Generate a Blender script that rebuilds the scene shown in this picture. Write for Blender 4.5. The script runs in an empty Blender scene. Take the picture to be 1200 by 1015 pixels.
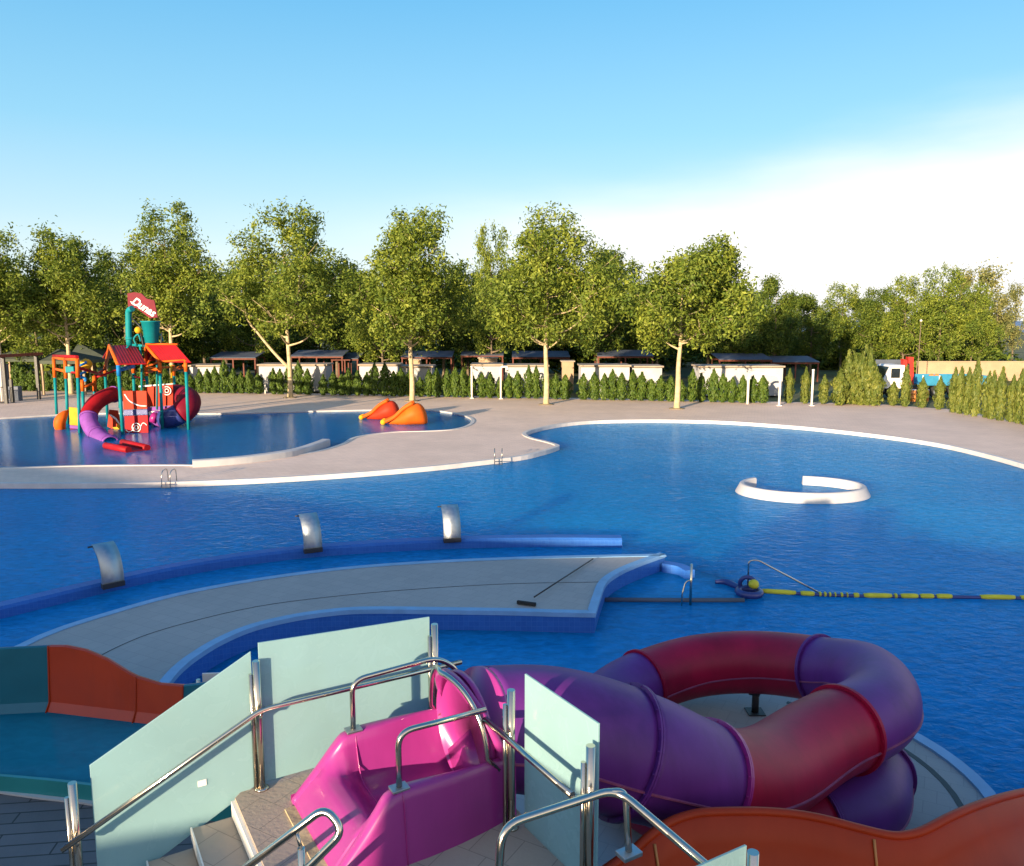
import bpy, bmesh, math, random
import numpy as np
from mathutils import Vector, Matrix, Quaternion
from mathutils.geometry import tessellate_polygon

random.seed(7)
SC = bpy.context.scene
COL = SC.collection
R = math.radians
V = Vector

# ------------------------------------------------------------------ light settings
SKY_STR = 0.13; CLOUD = 4.1; WARM = 6.4
SUN_STR = 5.0; EXPO = 1.2
SUN_DEG = 8.3
SH_L, SH_M, SH_N, SH_R = 2.8, 2.62, 2.74, 3.52     # height of the shade line from the unseen blocks added behind the viewer
# ------------------------------------------------------------------ camera numbers
PITCH = R(7.9); F = 950.0; CX, CY = 600.0, 507.5; CH = 6.0
cp, sp = math.cos(PITCH), math.sin(PITCH)

def ray(px, py):
    a = (px - CX) / F; b = -(py - CY) / F
    return V((a, cp + b * sp, -sp + b * cp))

def P(px, py, z=0.0):
    d = ray(px, py); t = (z - CH) / d.z
    return V((d.x * t, d.y * t, z))

def W(px, py, D):
    d = ray(px, py)
    return V((d.x * D, d.y * D, CH + d.z * D))

def depth(p):
    return p[1] * cp - (p[2] - CH) * sp

def above(base, py):
    """height z over a base point that sits on picture row py"""
    b = -(py - CY) / F
    return CH + base[1] * (-sp + b * cp) / (cp + b * sp)

# ------------------------------------------------------------------ materials
MATS = {}
def nodes_of(m):
    m.use_nodes = True
    nt = m.node_tree
    return nt, nt.nodes['Principled BSDF']

def mat(name, col, rough=0.5, metal=0.0, var=0.12, scale=3.0, bump=0.0, bscale=40.0, spec=None, coat=0.0, alpha=None, trans=0.0, dirt=0.0, streak=(1, 1, 1)):
    m = bpy.data.materials.new(name); nt, b = nodes_of(m)
    N = nt.nodes.new; L = nt.links.new
    b.inputs['Roughness'].default_value = rough
    b.inputs['Metallic'].default_value = metal
    if spec is not None: b.inputs['Specular IOR Level'].default_value = spec
    if coat: b.inputs['Coat Weight'].default_value = coat; b.inputs['Coat Roughness'].default_value = 0.08
    tc = N('ShaderNodeTexCoord')
    n = N('ShaderNodeTexNoise'); n.inputs['Scale'].default_value = scale; n.inputs['Detail'].default_value = 6
    L(tc.outputs['Object'], n.inputs['Vector'])
    cr = N('ShaderNodeValToRGB')
    cr.color_ramp.elements[0].position = 0.3; cr.color_ramp.elements[1].position = 0.7
    lo = [max(0, c * (1 - var)) for c in col]; hi = [min(1, c * (1 + var)) for c in col]
    cr.color_ramp.elements[0].color = (*lo, 1); cr.color_ramp.elements[1].color = (*hi, 1)
    L(n.outputs['Fac'], cr.inputs['Fac'])
    out = cr.outputs['Color']
    if dirt > 0:
        n3 = N('ShaderNodeTexNoise'); n3.inputs['Scale'].default_value = scale * 0.37; n3.inputs['Detail'].default_value = 9; n3.inputs['Roughness'].default_value = 0.7
        ms_ = N('ShaderNodeMapping'); ms_.inputs['Scale'].default_value = streak; L(tc.outputs['Object'], ms_.inputs['Vector']); L(ms_.outputs['Vector'], n3.inputs['Vector'])
        c3 = N('ShaderNodeValToRGB'); c3.color_ramp.elements[0].position = 0.45; c3.color_ramp.elements[1].position = 0.75
        c3.color_ramp.elements[0].color = (1, 1, 1, 1); c3.color_ramp.elements[1].color = (1 - dirt, 1 - dirt, 1 - dirt * 0.9, 1)
        L(n3.outputs['Fac'], c3.inputs['Fac'])
        mx = N('ShaderNodeMix'); mx.data_type = 'RGBA'; mx.blend_type = 'MULTIPLY'; mx.inputs['Factor'].default_value = 1
        L(out, mx.inputs['A']); L(c3.outputs['Color'], mx.inputs['B']); out = mx.outputs['Result']
    L(out, b.inputs['Base Color'])
    if metal > 0.5 or coat:
        mr = N('ShaderNodeMapRange'); mr.inputs['To Min'].default_value = rough * 0.75; mr.inputs['To Max'].default_value = rough * 1.35
        L(n.outputs['Fac'], mr.inputs['Value']); L(mr.outputs['Result'], b.inputs['Roughness'])
    if bump > 0:
        n2 = N('ShaderNodeTexNoise'); n2.inputs['Scale'].default_value = bscale; n2.inputs['Detail'].default_value = 4
        L(tc.outputs['Object'], n2.inputs['Vector'])
        bp = N('ShaderNodeBump'); bp.inputs['Strength'].default_value = bump; bp.inputs['Distance'].default_value = 0.02
        L(n2.outputs['Fac'], bp.inputs['Height']); L(bp.outputs['Normal'], b.inputs['Normal'])
    MATS[name] = m
    return m

def paver_mat(name, c1, c2, mortar, sx, sy, rough=0.75, rot=0.0, msize=0.02, dirt=0.25, spec=0.3):
    m = bpy.data.materials.new(name); nt, b = nodes_of(m); N = nt.nodes.new; L = nt.links.new
    tc = N('ShaderNodeTexCoord'); mp = N('ShaderNodeMapping'); mp.inputs['Rotation'].default_value = (0, 0, rot)
    L(tc.outputs['Object'], mp.inputs['Vector'])
    br = N('ShaderNodeTexBrick'); br.inputs['Scale'].default_value = 1.0
    br.inputs['Brick Width'].default_value = sx; br.inputs['Row Height'].default_value = sy
    br.inputs['Mortar Size'].default_value = msize * 0.5; br.inputs['Mortar Smooth'].default_value = 0.3
    br.inputs['Color1'].default_value = (*c1, 1); br.inputs['Color2'].default_value = (*c2, 1); br.inputs['Mortar'].default_value = (*mortar, 1)
    L(mp.outputs['Vector'], br.inputs['Vector'])
    n = N('ShaderNodeTexNoise'); n.inputs['Scale'].default_value = 0.35; n.inputs['Detail'].default_value = 9; n.inputs['Roughness'].default_value = 0.65
    L(tc.outputs['Object'], n.inputs['Vector'])
    cr = N('ShaderNodeValToRGB'); cr.color_ramp.elements[0].position = 0.35; cr.color_ramp.elements[1].position = 0.7
    cr.color_ramp.elements[0].color = (1, 1, 1, 1); cr.color_ramp.elements[1].color = (1 - dirt, 1 - dirt, 1 - dirt, 1)
    L(n.outputs['Fac'], cr.inputs['Fac'])
    mx = N('ShaderNodeMix'); mx.data_type = 'RGBA'; mx.blend_type = 'MULTIPLY'; mx.inputs['Factor'].default_value = 1
    L(br.outputs['Color'], mx.inputs['A']); L(cr.outputs['Color'], mx.inputs['B'])
    L(mx.outputs['Result'], b.inputs['Base Color'])
    b.inputs['Roughness'].default_value = rough; b.inputs['Specular IOR Level'].default_value = spec
    n2 = N('ShaderNodeTexNoise'); n2.inputs['Scale'].default_value = 25
    L(tc.outputs['Object'], n2.inputs['Vector'])
    ad = N('ShaderNodeMath'); ad.operation = 'ADD'
    inv = N('ShaderNodeMath'); inv.operation = 'MULTIPLY'; inv.inputs[1].default_value = -0.6
    L(br.outputs['Fac'], inv.inputs[0]); L(inv.outputs[0], ad.inputs[0]); L(n2.outputs['Fac'], ad.inputs[1])
    bp = N('ShaderNodeBump'); bp.inputs['Strength'].default_value = 0.35; bp.inputs['Distance'].default_value = 0.01
    L(ad.outputs[0], bp.inputs['Height']); L(bp.outputs['Normal'], b.inputs['Normal'])
    MATS[name] = m
    return m

def water_mat(name, deep, light, rough, bumps, ior=1.33, spec=0.5, ripple=0.0, tint=(0.55, 0.8, 1.0), refl=1.0):
    m = bpy.data.materials.new(name); nt, b = nodes_of(m); N = nt.nodes.new; L = nt.links.new
    tc = N('ShaderNodeTexCoord')
    n = N('ShaderNodeTexNoise'); n.inputs['Scale'].default_value = 0.12; n.inputs['Detail'].default_value = 5
    L(tc.outputs['Object'], n.inputs['Vector'])
    cr = N('ShaderNodeValToRGB'); cr.color_ramp.elements[0].position = 0.3; cr.color_ramp.elements[1].position = 0.72
    cr.color_ramp.elements[0].color = (*deep, 1); cr.color_ramp.elements[1].color = (*light, 1)
    L(n.outputs['Fac'], cr.inputs['Fac'])
    m3 = N('ShaderNodeMapping'); m3.inputs['Scale'].default_value = (0.55, 1.0, 1.0); m3.inputs['Rotation'].default_value = (0, 0, -0.2); L(tc.outputs['Object'], m3.inputs['Vector'])
    n3 = N('ShaderNodeTexNoise'); n3.inputs['Scale'].default_value = 6.5; n3.inputs['Detail'].default_value = 4; n3.inputs['Distortion'].default_value = 0.8; L(m3.outputs['Vector'], n3.inputs['Vector'])
    c3 = N('ShaderNodeValToRGB'); c3.color_ramp.elements[0].position = 0.3; c3.color_ramp.elements[1].position = 0.7
    c3.color_ramp.elements[0].color = (1 - ripple, 1 - ripple, 1 - ripple, 1); c3.color_ramp.elements[1].color = (1 + ripple,) * 3 + (1,); L(n3.outputs['Fac'], c3.inputs['Fac'])  # light and dark of the ripples painted into the body colour
    m4 = N('ShaderNodeMix'); m4.data_type = 'RGBA'; m4.blend_type = 'MULTIPLY'; m4.inputs['Factor'].default_value = 1; L(cr.outputs['Color'], m4.inputs['A']); L(c3.outputs['Color'], m4.inputs['B'])
    L(m4.outputs['Result'], b.inputs['Base Color']); b.inputs['Specular Tint'].default_value = (*tint, 1)
    b.inputs['Roughness'].default_value = rough; b.inputs['IOR'].default_value = ior
    b.inputs['Specular IOR Level'].default_value = spec
    last = None
    for (sc, st, dist, stretch) in bumps:
        mp = N('ShaderNodeMapping'); mp.inputs['Scale'].default_value = (stretch, 1.0, 1.0); mp.inputs['Rotation'].default_value = (0, 0, 0.25)
        L(tc.outputs['Object'], mp.inputs['Vector'])
        w = N('ShaderNodeTexNoise'); w.inputs['Scale'].default_value = sc; w.inputs['Detail'].default_value = 3; w.inputs['Distortion'].default_value = 0.6
        L(mp.outputs['Vector'], w.inputs['Vector'])
        bp = N('ShaderNodeBump'); bp.inputs['Strength'].default_value = st; bp.inputs['Distance'].default_value = dist
        L(w.outputs['Fac'], bp.inputs['Height'])
        if last: L(last.outputs['Normal'], bp.inputs['Normal'])
        last = bp
    if last: L(last.outputs['Normal'], b.inputs['Normal'])
    if refl < 1:
        # choppy open water mirrors less than a still sheet: body colour plus a weakened Fresnel gloss
        out = nt.nodes['Material Output']; df = N('ShaderNodeSubsurfaceScattering'); df.falloff = 'BURLEY'; df.inputs['Scale'].default_value = 3.0; df.inputs['Radius'].default_value = (0.6, 0.9, 1.0); gl = N('ShaderNodeBsdfGlossy'); fr = N('ShaderNodeFresnel'); fr.inputs['IOR'].default_value = ior
        gl.inputs['Roughness'].default_value = rough; gl.inputs['Color'].default_value = (*tint, 1)
        L(m4.outputs['Result'], df.inputs['Color'])
        for q in (df, gl, fr): L(last.outputs['Normal'], q.inputs['Normal'])
        mu = N('ShaderNodeMath'); mu.operation = 'MULTIPLY'; mu.inputs[1].default_value = refl; L(fr.outputs[0], mu.inputs[0])
        ms = N('ShaderNodeMixShader'); L(mu.outputs[0], ms.inputs['Fac']); L(df.outputs[0], ms.inputs[1]); L(gl.outputs[0], ms.inputs[2]); L(ms.outputs[0], out.inputs['Surface'])
    MATS[name] = m
    return m

def leaf_mat(name, dark, light, trans=0.35):
    m = bpy.data.materials.new(name); m.use_nodes = True; nt = m.node_tree; N = nt.nodes.new; L = nt.links.new
    b = nt.nodes['Principled BSDF']; out = nt.nodes['Material Output']
    g = N('ShaderNodeNewGeometry'); cr = N('ShaderNodeValToRGB')
    cr.color_ramp.elements[0].color = (*dark, 1); cr.color_ramp.elements[1].color = (*light, 1)
    L(g.outputs['Random Per Island'], cr.inputs['Fac'])
    tc = N('ShaderNodeTexCoord'); n = N('ShaderNodeTexNoise'); n.inputs['Scale'].default_value = 0.6; n.inputs['Detail'].default_value = 3
    L(tc.outputs['Object'], n.inputs['Vector'])
    c2 = N('ShaderNodeValToRGB'); c2.color_ramp.elements[0].position = 0.35; c2.color_ramp.elements[1].position = 0.65
    c2.color_ramp.elements[0].color = (0.7, 0.78, 0.7, 1); c2.color_ramp.elements[1].color = (1.25, 1.15, 0.9, 1)
    L(n.outputs['Fac'], c2.inputs['Fac'])
    mx = N('ShaderNodeMix'); mx.data_type = 'RGBA'; mx.blend_type = 'MULTIPLY'; mx.inputs['Factor'].default_value = 1
    L(cr.outputs['Color'], mx.inputs['A']); L(c2.outputs['Color'], mx.inputs['B'])
    L(mx.outputs['Result'], b.inputs['Base Color']); b.inputs['Roughness'].default_value = 0.55; b.inputs['Specular IOR Level'].default_value = 0.25
    t = N('ShaderNodeBsdfTranslucent'); L(mx.outputs['Result'], t.inputs['Color'])
    ms = N('ShaderNodeMixShader'); ms.inputs['Fac'].default_value = trans
    L(b.outputs['BSDF'], ms.inputs[1]); L(t.outputs['BSDF'], ms.inputs[2]); L(ms.outputs['Shader'], out.inputs['Surface'])
    MATS[name] = m
    return m

def frosted_mat(name, col):
    m = bpy.data.materials.new(name); m.use_nodes = True; nt = m.node_tree; N = nt.nodes.new; L = nt.links.new
    b = nt.nodes['Principled BSDF']; out = nt.nodes['Material Output']
    tc = N('ShaderNodeTexCoord'); n = N('ShaderNodeTexNoise'); n.inputs['Scale'].default_value = 1.6; n.inputs['Detail'].default_value = 7
    L(tc.outputs['Object'], n.inputs['Vector'])
    cr = N('ShaderNodeValToRGB'); cr.color_ramp.elements[0].position = 0.3; cr.color_ramp.elements[1].position = 0.75
    cr.color_ramp.elements[0].color = (*[c * 0.93 for c in col], 1); cr.color_ramp.elements[1].color = (*[min(1, c * 1.05) for c in col], 1)
    L(n.outputs['Fac'], cr.inputs['Fac']); L(cr.outputs['Color'], b.inputs['Base Color'])
    b.inputs['IOR'].default_value = 1.5
    nr = N('ShaderNodeTexNoise'); nr.inputs['Scale'].default_value = 5; nr.inputs['Detail'].default_value = 8; nr.inputs['Distortion'].default_value = 1.5; L(tc.outputs['Object'], nr.inputs['Vector'])
    mr = N('ShaderNodeMapRange'); mr.inputs['From Min'].default_value = 0.35; mr.inputs['From Max'].default_value = 0.7; mr.inputs['To Min'].default_value = 0.08; mr.inputs['To Max'].default_value = 0.4; L(nr.outputs['Fac'], mr.inputs['Value']); L(mr.outputs['Result'], b.inputs['Roughness'])
    t = N('ShaderNodeBsdfTranslucent'); L(cr.outputs['Color'], t.inputs['Color'])
    ms = N('ShaderNodeMixShader'); ms.inputs['Fac'].default_value = 0.3
    L(b.outputs['BSDF'], ms.inputs[1]); L(t.outputs['BSDF'], ms.inputs[2])
    tr = N('ShaderNodeBsdfTransparent'); tr.inputs['Color'].default_value = (0.8, 0.93, 0.9, 1)
    m2 = N('ShaderNodeMixShader'); m2.inputs['Fac'].default_value = 0.26
    L(ms.outputs['Shader'], m2.inputs[1]); L(tr.outputs['BSDF'], m2.inputs[2]); L(m2.outputs['Shader'], out.inputs['Surface'])
    MATS[name] = m
    return m

# ------------------------------------------------------------------ mesh builder
class MB:
    def __init__(s): s.v = []; s.f = []; s.sm = []
    def add(s, verts, faces, smooth=False):
        o = len(s.v); s.v += [tuple(v) for v in verts]
        s.f += [tuple(i + o for i in f) for f in faces]; s.sm += [smooth] * len(faces); return s
    def box(s, c, size, ax=None, az=None):
        """box centred on c; ax = direction of its local x in plan"""
        c = V(c); x = V(ax).normalized() if ax is not None else V((1, 0, 0))
        z = V(az).normalized() if az is not None else V((0, 0, 1))
        y = z.cross(x).normalized(); x = y.cross(z).normalized()
        hx, hy, hz = size[0] / 2, size[1] / 2, size[2] / 2
        vs = [c + x * (i * hx) + y * (j * hy) + z * (k * hz) for k in (-1, 1) for j in (-1, 1) for i in (-1, 1)]
        return s.add(vs, [(0, 2, 3, 1), (4, 5, 7, 6), (0, 1, 5, 4), (2, 6, 7, 3), (0, 4, 6, 2), (1, 3, 7, 5)])
    def quad(s, a, b, c, d): return s.add([a, b, c, d], [(0, 1, 2, 3)])
    def slab(s, quad, th):
        """thick plate from four corners; thickness th along the normal, centred"""
        q = [V(p) for p in quad]; n = (q[1] - q[0]).cross(q[3] - q[0]).normalized() * (th / 2)
        vs = [p - n for p in q] + [p + n for p in q]
        return s.add(vs, [(3, 2, 1, 0), (4, 5, 6, 7), (0, 1, 5, 4), (1, 2, 6, 5), (2, 3, 7, 6), (3, 0, 4, 7)])
    def tube(s, path, r, seg=10, closed=False, caps=True, smooth=True):
        path = [V(p) for p in path]; n = len(path)
        rad = r if isinstance(r, (list, tuple)) else [r] * n
        t0 = (path[1] - path[0]).normalized()
        up = V((0, 0, 1)) if abs(t0.z) < 0.95 else V((1, 0, 0))
        nx = t0.cross(up).normalized(); vs = []; prev = t0
        for i in range(n):
            if closed: t = (path[(i + 1) % n] - path[i - 1]).normalized()
            elif i == 0: t = t0
            elif i == n - 1: t = (path[i] - path[i - 1]).normalized()
            else: t = ((path[i + 1] - path[i]).normalized() + (path[i] - path[i - 1]).normalized()).normalized()
            q = prev.rotation_difference(t); nx = (q @ nx); nx = (nx - t * nx.dot(t)).normalized(); prev = t
            ny = t.cross(nx)
            for k in range(seg):
                a = 2 * math.pi * k / seg
                vs.append(path[i] + (nx * math.cos(a) + ny * math.sin(a)) * rad[i])
        fs = []
        m = n if closed else n - 1
        for i in range(m):
            j = (i + 1) % n
            for k in range(seg):
                l = (k + 1) % seg
                fs.append((i * seg + k, i * seg + l, j * seg + l, j * seg + k))
        s.add(vs, fs, smooth)
        if caps and not closed:
            s.add(vs[:seg], [tuple(range(seg))[::-1]]); s.add(vs[-seg:], [tuple(range(seg))])
        return s
    def ball(s, c, r, seg=12, rings=8, sq=(1, 1, 1)):
        c = V(c); vs = []; fs = []
        for i in range(rings + 1):
            th = math.pi * i / rings
            for k in range(seg):
                a = 2 * math.pi * k / seg
                vs.append(c + V((r * sq[0] * math.sin(th) * math.cos(a), r * sq[1] * math.sin(th) * math.sin(a), r * sq[2] * math.cos(th))))
        for i in range(rings):
            for k in range(seg):
                l = (k + 1) % seg
                fs.append((i * seg + k, (i + 1) * seg + k, (i + 1) * seg + l, i * seg + l))
        return s.add(vs, fs, True)
    def lathe(s, c, prof, seg=20, caps=True, smooth=True):
        c = V(c); vs = []; fs = []
        for (r, z) in prof:
            for k in range(seg):
                a = 2 * math.pi * k / seg; vs.append(c + V((r * math.cos(a), r * math.sin(a), z)))
        for i in range(len(prof) - 1):
            for k in range(seg):
                l = (k + 1) % seg
                fs.append((i * seg + k, i * seg + l, (i + 1) * seg + l, (i + 1) * seg + k))
        s.add(vs, fs, smooth)
        if caps:
            s.add(vs[:seg], [tuple(range(seg))[::-1]]); s.add(vs[-seg:], [tuple(range(seg))])
        return s
    def prism(s, outline, z0, z1, top=True, bottom=False, sides=True):
        o2 = [V((p[0], p[1], 0)) for p in outline]; n = len(o2)
        area = sum(o2[i].x * o2[(i + 1) % n].y - o2[(i + 1) % n].x * o2[i].y for i in range(n))
        if area < 0: o2 = o2[::-1]
        tris = tessellate_polygon([o2])
        if top:
            fs = []
            for t in tris:
                a, b, c = (o2[i] for i in t)
                fs.append(t if (b - a).cross(c - a).z > 0 else t[::-1])
            s.add([(p.x, p.y, z1) for p in o2], fs)
            if bottom: s.add([(p.x, p.y, z0) for p in o2], [f[::-1] for f in fs])
        if sides:
            vs = [(p.x, p.y, z0) for p in o2] + [(p.x, p.y, z1) for p in o2]
            s.add(vs, [(i, (i + 1) % n, n + (i + 1) % n, n + i) for i in range(n)])
        return s
    def sweep(s, path, prof, closed=False, smooth=False, caps=True):
        """sweep a profile [(side, up)] along a path that runs in plan; side is to the left of travel"""
        path = [V(p) for p in path]; n = len(path); m = len(prof); vs = []
        for i in range(n):
            if closed: t = path[(i + 1) % n] - path[i - 1]
            elif i == 0: t = path[1] - path[0]
            elif i == n - 1: t = path[-1] - path[-2]
            else: t = path[i + 1] - path[i - 1]
            t.z = 0; t.normalize(); sd = V((-t.y, t.x, 0))
            for (a, b) in prof: vs.append(path[i] + sd * a + V((0, 0, b)))
        fs = []
        for i in range(n if closed else n - 1):
            j = (i + 1) % n
            for k in range(m):
                l = (k + 1) % m
                fs.append((i * m + k, j * m + k, j * m + l, i * m + l))
        s.add(vs, fs, smooth)
        if caps and not closed:
            s.add(vs[:m], [tuple(range(m))]); s.add(vs[-m:], [tuple(range(m))[::-1]])
        return s
    def build(s, name, material, parent=None, bevel=0.0, bseg=2, sub=0, solid=0.0):
        me = bpy.data.meshes.new(name); me.from_pydata(s.v, [], s.f); me.update()
        me.polygons.foreach_set('use_smooth', s.sm); me.update()
        me.materials.append(material)
        o = bpy.data.objects.new(name, me); COL.objects.link(o)
        bm = bmesh.new(); bm.from_mesh(me)
        bmesh.ops.remove_doubles(bm, verts=bm.verts, dist=1e-5)
        bmesh.ops.recalc_face_normals(bm, faces=bm.faces); bm.to_mesh(me); bm.free()
        if solid: md = o.modifiers.new('solid', 'SOLIDIFY'); md.thickness = solid; md.offset = 0
        if bevel: md = o.modifiers.new('bevel', 'BEVEL'); md.width = bevel; md.segments = bseg; md.limit_method = 'ANGLE'
        if sub: md = o.modifiers.new('sub', 'SUBSURF'); md.levels = sub; md.render_levels = sub
        if parent:
            o.parent = parent
            o.matrix_parent_inverse = Matrix.Translation(-parent.location)
        return o

def tag(o, label=None, cat=None, group=None, kind=None):
    if label: o['label'] = label
    if cat: o['category'] = cat
    if group: o['group'] = group
    if kind: o['kind'] = kind
    return o

def empty(name, loc, label=None, cat=None, group=None):
    o = bpy.data.objects.new(name, None); COL.objects.link(o); o.location = loc; o.empty_display_size = 0.3
    return tag(o, label, cat, group)

def copy_tree(o, parent=None):
    c = o.copy(); COL.objects.link(c)
    if parent: c.parent = parent
    for ch in list(o.children): copy_tree(ch, c)
    return c

def struct(name, mb, m, **k): return tag(mb.build(name, m, **k), kind='structure')

def catmull(pts, n=8, closed=False):
    pts = [V(p) for p in pts]; N = len(pts); out = []
    for i in range(N if closed else N - 1):
        p1, p2 = pts[i], pts[(i + 1) % N]
        p0 = pts[i - 1] if (closed or i > 0) else p1 * 2 - p2
        p3 = pts[(i + 2) % N] if (closed or i + 2 < N) else p2 * 2 - p1
        for k in range(n):
            t = k / n
            out.append(0.5 * ((2 * p1) + (p2 - p0) * t + (2 * p0 - 5 * p1 + 4 * p2 - p3) * t * t + (3 * p1 - p0 - 3 * p2 + p3) * t ** 3))
    if not closed: out.append(pts[-1])
    return out

def fillet(pts, r, n=6):
    """round the corners of a polyline (for bent steel tube)"""
    pts = [V(p) for p in pts]; out = [pts[0]]
    for i in range(1, len(pts) - 1):
        a, b, c = pts[i - 1], pts[i], pts[i + 1]
        d1 = (a - b); d2 = (c - b); rr = min(r, d1.length * 0.45, d2.length * 0.45)
        q0 = b + d1.normalized() * rr; q2 = b + d2.normalized() * rr
        for k in range(n + 1):
            t = k / n; out.append(q0 * (1 - t) ** 2 + b * 2 * t * (1 - t) + q2 * t * t)
    out.append(pts[-1]); return out

# ------------------------------------------------------------------ palette
M = MATS
paver_mat('deck_paving', (0.86, 0.66, 0.54), (0.80, 0.61, 0.50), (0.66, 0.50, 0.41), 0.4, 0.2, rot=0.3, dirt=0.17)
paver_mat('walkway_paving', (0.44, 0.41, 0.39), (0.41, 0.385, 0.37), (0.35, 0.33, 0.32), 0.3, 0.3, rot=0.5, msize=0.012, dirt=0.13)
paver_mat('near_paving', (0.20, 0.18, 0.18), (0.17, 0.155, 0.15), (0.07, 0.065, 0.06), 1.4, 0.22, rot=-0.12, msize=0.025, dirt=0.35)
paver_mat('platform_tile', (0.50, 0.40, 0.33), (0.46, 0.37, 0.30), (0.30, 0.25, 0.21), 0.30, 0.30, rot=0.53, msize=0.008, dirt=0.2)
def wall_tile(name, c1, c2, mortar, size):
    m = paver_mat(name, c1, c2, mortar, size, size, rough=0.4, msize=0.006, dirt=0.15, spec=0.2)
    nt = m.node_tree; N = nt.nodes.new; L = nt.links.new
    br = [n for n in nt.nodes if n.type == 'TEX_BRICK'][0]; tc = [n for n in nt.nodes if n.type == 'TEX_COORD'][0]
    sx = N('ShaderNodeSeparateXYZ'); L(tc.outputs['Object'], sx.inputs[0]); ad = N('ShaderNodeMath'); ad.operation = 'MULTIPLY_ADD'; ad.inputs[1].default_value = 0.8
    L(sx.outputs['Y'], ad.inputs[0]); L(sx.outputs['X'], ad.inputs[2]); cb = N('ShaderNodeCombineXYZ'); L(ad.outputs[0], cb.inputs[0])
    a2 = N('ShaderNodeMath'); a2.operation = 'MULTIPLY_ADD'; a2.inputs[1].default_value = 0.3; L(sx.outputs['Y'], a2.inputs[0]); L(sx.outputs['Z'], a2.inputs[2]); L(a2.outputs[0], cb.inputs[1])
    L(cb.outputs[0], br.inputs['Vector']); br.offset = 0.0
wall_tile('pool_tile', (0.03, 0.13, 0.46), (0.035, 0.15, 0.50), (0.06, 0.19, 0.52), 0.10)
mat('coping_white', (0.62, 0.59, 0.57), 0.55, var=0.08, scale=2, dirt=0.2)
mat('coping_blue', (0.20, 0.38, 0.62), 0.4, var=0.1, scale=3)
mat('ground_soil', (0.20, 0.16, 0.10), 0.95, var=0.35, scale=0.2, bump=0.5, bscale=4)
mat('field_grass', (0.085, 0.10, 0.035), 0.95, var=0.45, scale=0.15, bump=0.6, bscale=3)
water_mat('pool_water', (0.007, 0.185, 0.48), (0.009, 0.255, 0.58), 0.08, [(1.1, 0.3, 0.12, 0.8), (5.0, 0.6, 0.05, 0.7), (14.0, 0.4, 0.02, 0.8)], spec=0.22, ripple=0.2, tint=(0.6, 0.85, 1.0), refl=0.42)
water_mat('splash_water', (0.005, 0.130, 0.38), (0.007, 0.165, 0.45), 0.14, [(1.2, 0.2, 0.05, 0.8), (6.0, 0.4, 0.03, 0.8)], ripple=0.12, tint=(0.75, 0.9, 1.0), refl=0.35)
water_mat('sea_water', (0.01, 0.09, 0.26), (0.02, 0.12, 0.32), 0.35, [(0.3, 0.4, 0.3, 0.5)], spec=0.2)
mat('steel', (0.62, 0.55, 0.46), 0.16, metal=1.0, var=0.06, scale=6, bump=0.02, bscale=80)
mat('steel_brushed', (0.42, 0.46, 0.49), 0.44, metal=1.0, var=0.08, scale=10)
frosted_mat('frosted_glass', (0.41, 0.635, 0.66))
mat('pink_plastic', (0.35, 0.034, 0.235), 0.3, var=0.06, scale=2, coat=0.3, bump=0.02, bscale=12, dirt=0.12, streak=(5, 5, 0.8))
mat('seal_pale', (0.30, 0.07, 0.15), 0.5, var=0.25, scale=6)
mat('magenta_plastic', (0.36, 0.02, 0.20), 0.36, var=0.08, scale=2, coat=0.3, dirt=0.15)
mat('purple_plastic', (0.135, 0.025, 0.205), 0.44, var=0.14, scale=1.5, spec=0.3, bump=0.02, bscale=10, dirt=0.3, streak=(5, 5, 0.8))
mat('crimson_plastic', (0.36, 0.005, 0.040), 0.44, var=0.14, scale=1.5, spec=0.3, bump=0.02, bscale=10, dirt=0.3, streak=(5, 5, 0.8))
mat('orange_fibre', (0.40, 0.036, 0.007), 0.42, var=0.12, scale=1.2, spec=0.22, dirt=0.15, streak=(5, 5, 0.8))
mat('brick_red_fibre', (0.52, 0.050, 0.010), 0.35, var=0.1, scale=1.5, coat=0.15, dirt=0.15, streak=(5, 5, 0.8))
mat('teal_fibre', (0.013, 0.14, 0.19), 0.3, var=0.1, scale=1.5, coat=0.2, dirt=0.15)
mat('seagreen_fibre', (0.03, 0.26, 0.26), 0.3, var=0.1, scale=1.5, coat=0.2)
mat('teal_paint', (0.006, 0.22, 0.25), 0.55, var=0.14, scale=2, spec=0.15, dirt=0.15)
mat('orange_paint', (0.60, 0.11, 0.010), 0.55, var=0.14, scale=2, spec=0.15, dirt=0.15)
mat('red_paint', (0.31, 0.008, 0.013), 0.55, var=0.14, scale=2, spec=0.15, dirt=0.15)
mat('redorange_paint', (0.42, 0.035, 0.012), 0.55, var=0.14, scale=2, spec=0.15, dirt=0.15)
mat('maroon_paint', (0.17, 0.006, 0.022), 0.55, var=0.14, scale=2, spec=0.15, dirt=0.15)
mat('yellow_paint', (0.60, 0.33, 0.015), 0.55, var=0.14, scale=3, spec=0.15, dirt=0.15)
mat('blue_paint', (0.012, 0.20, 0.52), 0.55, var=0.14, scale=3, spec=0.15, dirt=0.15)
mat('violet_paint', (0.22, 0.07, 0.33), 0.55, var=0.14, scale=3, spec=0.15, dirt=0.15)
mat('navy_plastic', (0.03, 0.045, 0.20), 0.35, var=0.1, scale=3, coat=0.2)
mat('white_paint', (0.80, 0.78, 0.74), 0.5, var=0.05, scale=3)
mat('white_render', (0.46, 0.465, 0.49), 0.8, var=0.08, scale=1.2, bump=0.2, bscale=20, dirt=0.2)
mat('tan_render', (0.42, 0.30, 0.19), 0.85, var=0.12, scale=0.8, bump=0.3, bscale=15, dirt=0.25)
mat('tan_roof', (0.36, 0.29, 0.22), 0.85, var=0.15, scale=1)
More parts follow.
